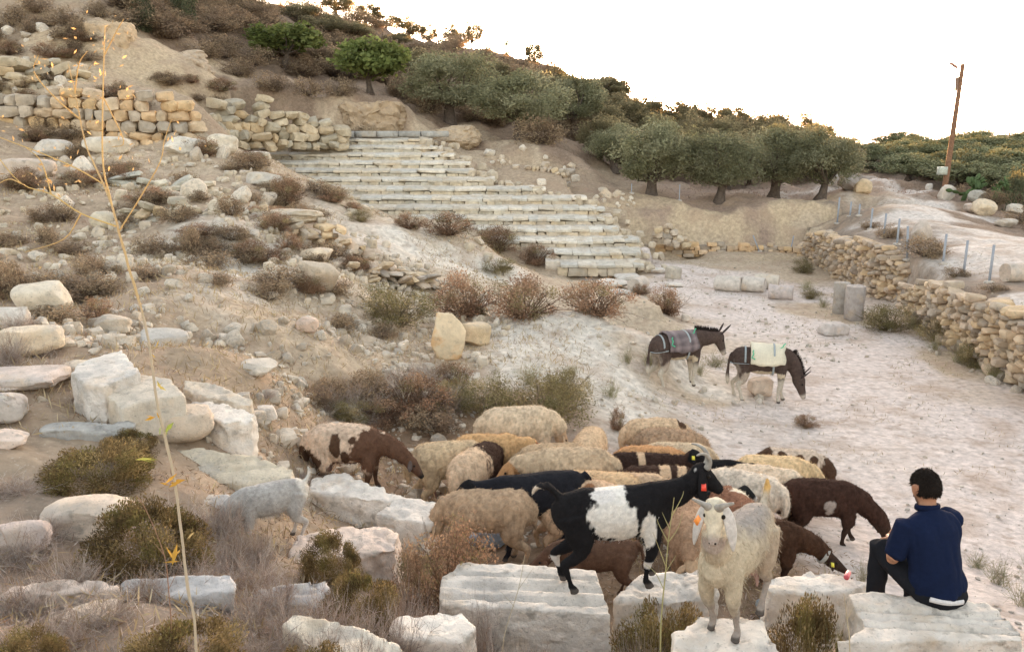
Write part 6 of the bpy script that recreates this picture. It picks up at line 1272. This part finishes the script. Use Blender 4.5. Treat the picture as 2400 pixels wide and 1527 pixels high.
    keep = (Vh[:, 2] > -.05 + .42 * np.clip(Vh[:, 0], -.2, 1)) & (Vh[:, 0] < .93) | ((Vh[:, 0] < -.12) & (Vh[:, 2] > -.52)) 
    P0 = P0 + np.stack([fbm(P0, 30, 2, k) for k in range(3)], 1) * .004
    kq = [q for q in Qh if keep[q].all()]
    thin = np.exp(-((Vh[:, 0] + .30) ** 2 + (Vh[:, 1] + .12) ** 2 + (Vh[:, 2] - .92) ** 2) / .04)[:, None]
    hcol = np.array((.018, .014, .012)) * (1 - .5 * thin) + np.array((.045, .028, .022)) * .5 * thin
    s.add(P0, kq, None, hcol)
    n = 9000; i = rg.randint(len(Vh), size=n * 2); i = i[keep[i]][:n]; n = len(i); b = P0[i] + rg.normal(size=(n, 3)) * .002
    ok = rg.rand(n) > thin[i, 0] * .45; b = b[ok]; i = i[ok]; n = len(b); nn = np.array([hf * a[0] + hs * a[1] + hu * a[2] for a in Vh[i]])
    d = nn * .5 - hu * .5 + hf * .25 + rg.normal(size=(n, 3)) * .25; d /= np.linalg.norm(d, axis=1)[:, None]; sd_ = np.cross(d, rg.normal(size=(n, 3))); sd_ /= np.linalg.norm(sd_, axis=1)[:, None]
    s.add(np.stack([b - sd_ * .0016, b + sd_ * .0016, b + d * rg.uniform(.006, .018, n)[:, None]], 1).reshape(-1, 3), None, np.arange(3 * n).reshape(n, 3), np.repeat(np.array([(.02, .015, .012)]) * rg.uniform(.6, 1.8, n)[:, None], 3, 0))
    link('hair', s.mesh('hair', True), M_HAIR, root)
    # navy shirt
    s = Soup()
    sloft(s, [(-.055, -.01, .055, .185, .135), (-.045, -.01, .12, .185, .135), (-.015, 0, .22, .178, .13), (.02, 0, .34, .182, .132), (.055, 0, .45, .205, .125), (.083, 0, .525, .172, .092), (.102, 0, .565, .085, .072)], 3, 20, (1, 0, 0))
    arms(s, .018, .86)
    me = remesh(s.mesh('t'), .009, 4); me.name = 'shirt'; V = get_co(me); N = get_no(me)
    f = np.sin(V[:, 2] * 34 + fbm(V, 5, 2, 3) * 2.4 + V[:, 1] * 16) * sst(.38, .10, V[:, 2]) * .0065 + fbm(V * np.array([1, 1, .6]), 9, 3, 5) * .006 + np.abs(fbm(V * np.array([1, 1.6, .45]), 6, 2, 15)) * .014
    V = V + N * f[:, None]; me.vertices.foreach_set('co', V.astype(np.float32).ravel())
    set_col(me, np.tile((.008, .014, .040), (len(V), 1))); me.polygons.foreach_set('use_smooth', np.ones(len(me.polygons), bool)); me.update(); sh = link('shirt', me, M_CLOTH, root)
    s = Soup(); a = np.linspace(0, 2 * math.pi, 21)
    cp_ = np.array([(.115 + .07 * math.cos(t), .072 * math.sin(t), .592 - .018 * math.cos(t)) for t in a]); loft(s, cp_, .010, .022, 8, (0, 0, 1), (.007, .012, .036)); link('collar', s.mesh('collar', True), M_CLOTH, sh)
    s = Soup(); loft(s, cat_pts([(-.165, .14, .075), (-.196, .06, .058), (-.20, -.02, .045), (-.188, -.10, .036)], 4), .010, .018, 8, (0, 0, 1), (.62, .60, .60)); link('undershirt', s.mesh('undershirt', True), M_CLOTH, root)
    # trousers and shoes
    s = Soup()
    sloft(s, [(-.05, -.02, .10, .165, .125), (-.055, -.02, .045, .19, .145), (-.04, -.02, .0, .17, .12)], 3, 18, (1, 0, 0))
    for k in (1, -1):
        kn = np.array([.36, .15 if k > 0 else -.15, .20]); an = np.array([.34, .16 if k > 0 else -.14, -.26])
        sloft(s, [(-.03, k * .085, .075, .10, .085), (.14, k * .12, .12, .092, .085), (*kn, .068, .07)], 3, 14)
        sloft(s, [(*(kn + np.array([0, 0, .02])), .066, .07), (*(kn * .6 + an * .4), .066, .07), (*an, .056, .06)], 3, 14, (1, 0, 0))
    me = remesh(s.mesh('t'), .010, 3); me.name = 'trousers'; V = get_co(me); N = get_no(me)
    V = V + N * (fbm(V, 8, 3, 5) * .007)[:, None]; me.vertices.foreach_set('co', V.astype(np.float32).ravel()); set_col(me, np.tile((.014, .015, .019), (len(V), 1)))
    me.polygons.foreach_set('use_smooth', np.ones(len(me.polygons), bool)); me.update(); link('trousers', me, M_CLOTH, root)
    for k in (1, -1):
        y = .165 if k > 0 else -.14; s = Soup(); sloft(s, [(.30, y, -.315, .034, .035), (.36, y, -.305, .042, .05), (.46, y, -.33, .046, .034), (.55, y, -.345, .036, .02)], 3, 12, (0, 0, 1), (.04, .035, .032)); link('shoe', s.mesh('shoe', True), M_CLOTH, root)
    return root
person(P(2178, 1408, 5.32) * np.array([1, 1, 0]) + np.array([0, 0, 2.40]), R(104))
# ---------------------------------------------------------------- fence posts, utility pole, small things
def post(label, px, py, top, Y, r_=.03, lean=(0, 0), brace=False, m=None):
    g = at(px, Y); h = max(P(px, top, Y)[2] - g[2], .3); s = Soup()
    root = empty('fence_post', g, 0); root.rotation_euler = (lean[0], lean[1], 0); tag(root, label, 'fence post', 'steel fence posts')
    for dx, dy, a, b in ((0, 0, r_, .006), (r_ - .004, r_ * .8, .005, r_ * .8)):
        V, Q = cube_grid(1) if False else cube_grid(2); s.add(V * np.array([a, b, (h + .25) / 2]) + np.array([dx, dy, (h - .25) / 2]), Q, None, (.27, .29, .33))
    link('post', s.mesh('post'), M_METAL, root)
    s = Soup(); V, Q = rock_np(int(px), 4, 2.6, 4, (.7, .95), .1); s.add(V * np.array([.13, .13, .06]) + np.array([0, 0, .0]), Q, None, (.48, .43, .38)); link('footing', s.mesh('footing', True), M_STONE, root)
    if brace:
        V, Q = tube_np([(0.02, .02, h * .72), (.10, .22, -.1)], .022, 6); s = Soup(); s.add(V, Q, None, (.27, .29, .33)); link('brace', s.mesh('brace', True), M_METAL, root)
FP = [(1962, 500, 462, 39.0), (1992, 505, 472, 38), (2013, 512, 478, 37), (2040, 545, 488, 33.5), (2071, 568, 500, 31.2), (2102, 575, 512, 30), (2126, 605, 530, 27.5), (2210, 625, 548, 26.0), (2258, 650, 563, 24.5), (2318, 670, 573, 22.8)]
DS = ['grey steel fence post at the far corner where the bank meets the path', 'short grey fence post next to the corner post', 'short grey fence post, third from the far corner', 'grey fence post above the golden grass on the wall', 'grey fence post above the highest part of the far wall', 'grey fence post beside the wedge-shaped stone', 'leaning grey fence post standing in the bulging wall top', 'grey fence post in the dry weeds just past the wall gap', 'grey fence post with a slanting brace', 'tall grey fence post nearest the viewer on the wall']
for (a, b, c, Y), d in zip(FP, DS): post(d, a, b, c, Y, .035, (0, R(-4) if 'leaning' in d else R(1)), 'brace' in d)
post('thin grey post on the bank under the second olive', 1592, 478, 432, 41.5, .02); post('thin grey post on the bank between the first two olives of the row', 1480, 470, 430, 42, .02)
post('fallen dark stake leaning left out of the low ochre wall', 1780, 590, 548, 38.6, .025, (0, R(-24))); post('dark stake standing in a white footing at the end of the low ochre wall', 1852, 588, 552, 38.4, .025, (0, R(8)))
g = at(2213, 45.5); top = P(2257, 150, 45.5); L = np.linalg.norm(top - g); root = empty('utility_pole', g, 0)
tag(root, 'tall leaning wooden utility pole with a small grey box, beside the path', 'utility pole')
d = (top - g); s = Soup(); V, Q = tube_np([d * t for t in (-.05, .0, .3, .6, 1.0)], np.array([.15, .145, .13, .115, .095]), 12); s.add(V, Q, None, (.24, .135, .085)); link('pole', s.mesh('pole', True), M_BARK, root)
V, Q = cube_grid(3); s = Soup(); s.add(V * np.array([.22, .12, .2]) + d * .17 + np.array([-.28, -.05, 0]), Q, None, (.46, .48, .42)); link('meter_box', s.mesh('meter_box'), M_METAL, root)
s = Soup(); V2, Q2 = tube_np([d * .80 + (-.13, 0, 0), d * .9 + (-.18, 0, 0)], .09, 8); s.add(V2, Q2, None, (.22, .13, .09)); V2, Q2 = tube_np([d * .79 + (-.3, 0, -.05), d * .82], .03, 6); s.add(V2, Q2, None, (.2, .13, .1)); link('bracket', s.mesh('bracket', True), M_METAL, root)
s = Soup(); a = P(2257, 205, 45.5) - g; b = P(2238, 155, 45.3) - g
V2, Q2 = tube_np(cat_pts([a, a + (-.15, 0, .5), (a + b) / 2 + (0, 0, .45), b + (.1, 0, -.02)], 4), .012, 6); s.add(V2, Q2, None, (.75, .74, .72)); lm = link('lamp_arm', s.mesh('lamp_arm', True), M_METAL, root)
s = Soup(); sloft(s, [(*(b + (.12, 0, -.1)), .06, .05), (*(b + (0, 0, 0)), .10, .07), (*(b + (-.2, 0, .12)), .09, .06), (*(b + (-.28, 0, .16)), .03, .03)], 3, 10, (0, 0, 1), (.42, .22, .17)); link('lamp_head', s.mesh('lamp_head', True), M_METAL, lm)
# fodder sacks and bottle by the flock
def cloth_heap(name, label, cat, px, py, wpx, hpx, col, Y, m=None):
    g = at(px, Y); k = pxm(Y, g[2]); V, Q = rock_np(int(px), 10, 2.4, 3, (.8, .95), .22, .05); V = V * np.array([wpx / k / 2, wpx / k / 3, hpx / k / 2]); V[:, 2] += hpx / k * .3
    return tag(link(name, mesh_np(name, V, Q, None, np.tile(col, (len(V), 1)), True), m or M_PLAST, None, g), label, cat)
cloth_heap('feed_sack', 'crumpled bluish plastic sheet on the ground among the tan sheep', 'plastic sheet', 1145, 1140, 90, 50, (.36, .42, .50), 9.2)
cloth_heap('feed_sack', 'crumpled grey plastic sack by the collared sheep, behind the squared block', 'plastic sack', 1840, 1325, 130, 60, (.36, .40, .42), 7.6)
cloth_heap('feed_sack', 'flattened pale grey plastic sack under the muzzle of the dark sheep', 'plastic sack', 1960, 1310, 110, 40, (.52, .54, .56), 7.9)
s = Soup(); loft(s, cat_pts([(-.10, 0, 0), (-.09, 0, 0), (.06, 0, 0), (.09, 0, 0), (.10, 0, 0), (.13, 0, 0)], 2), np.interp(np.linspace(0, 5, 11), range(6), [.03, .042, .042, .035, .015, .014]), np.interp(np.linspace(0, 5, 11), range(6), [.03, .042, .042, .035, .015, .014]), 12, (0, 0, 1), (.62, .10, .12))
b = link('plastic_bottle', s.mesh('plastic_bottle', True), M_PLAST, None, Pz(1986, 1350, 1.80) + np.array([0, 0, .015])); b.scale = (.55, .55, .55); b.rotation_euler = (0, 0, R(60)); tag(b, 'small red plastic bottle lying on the squared block by the seated man', 'bottle')
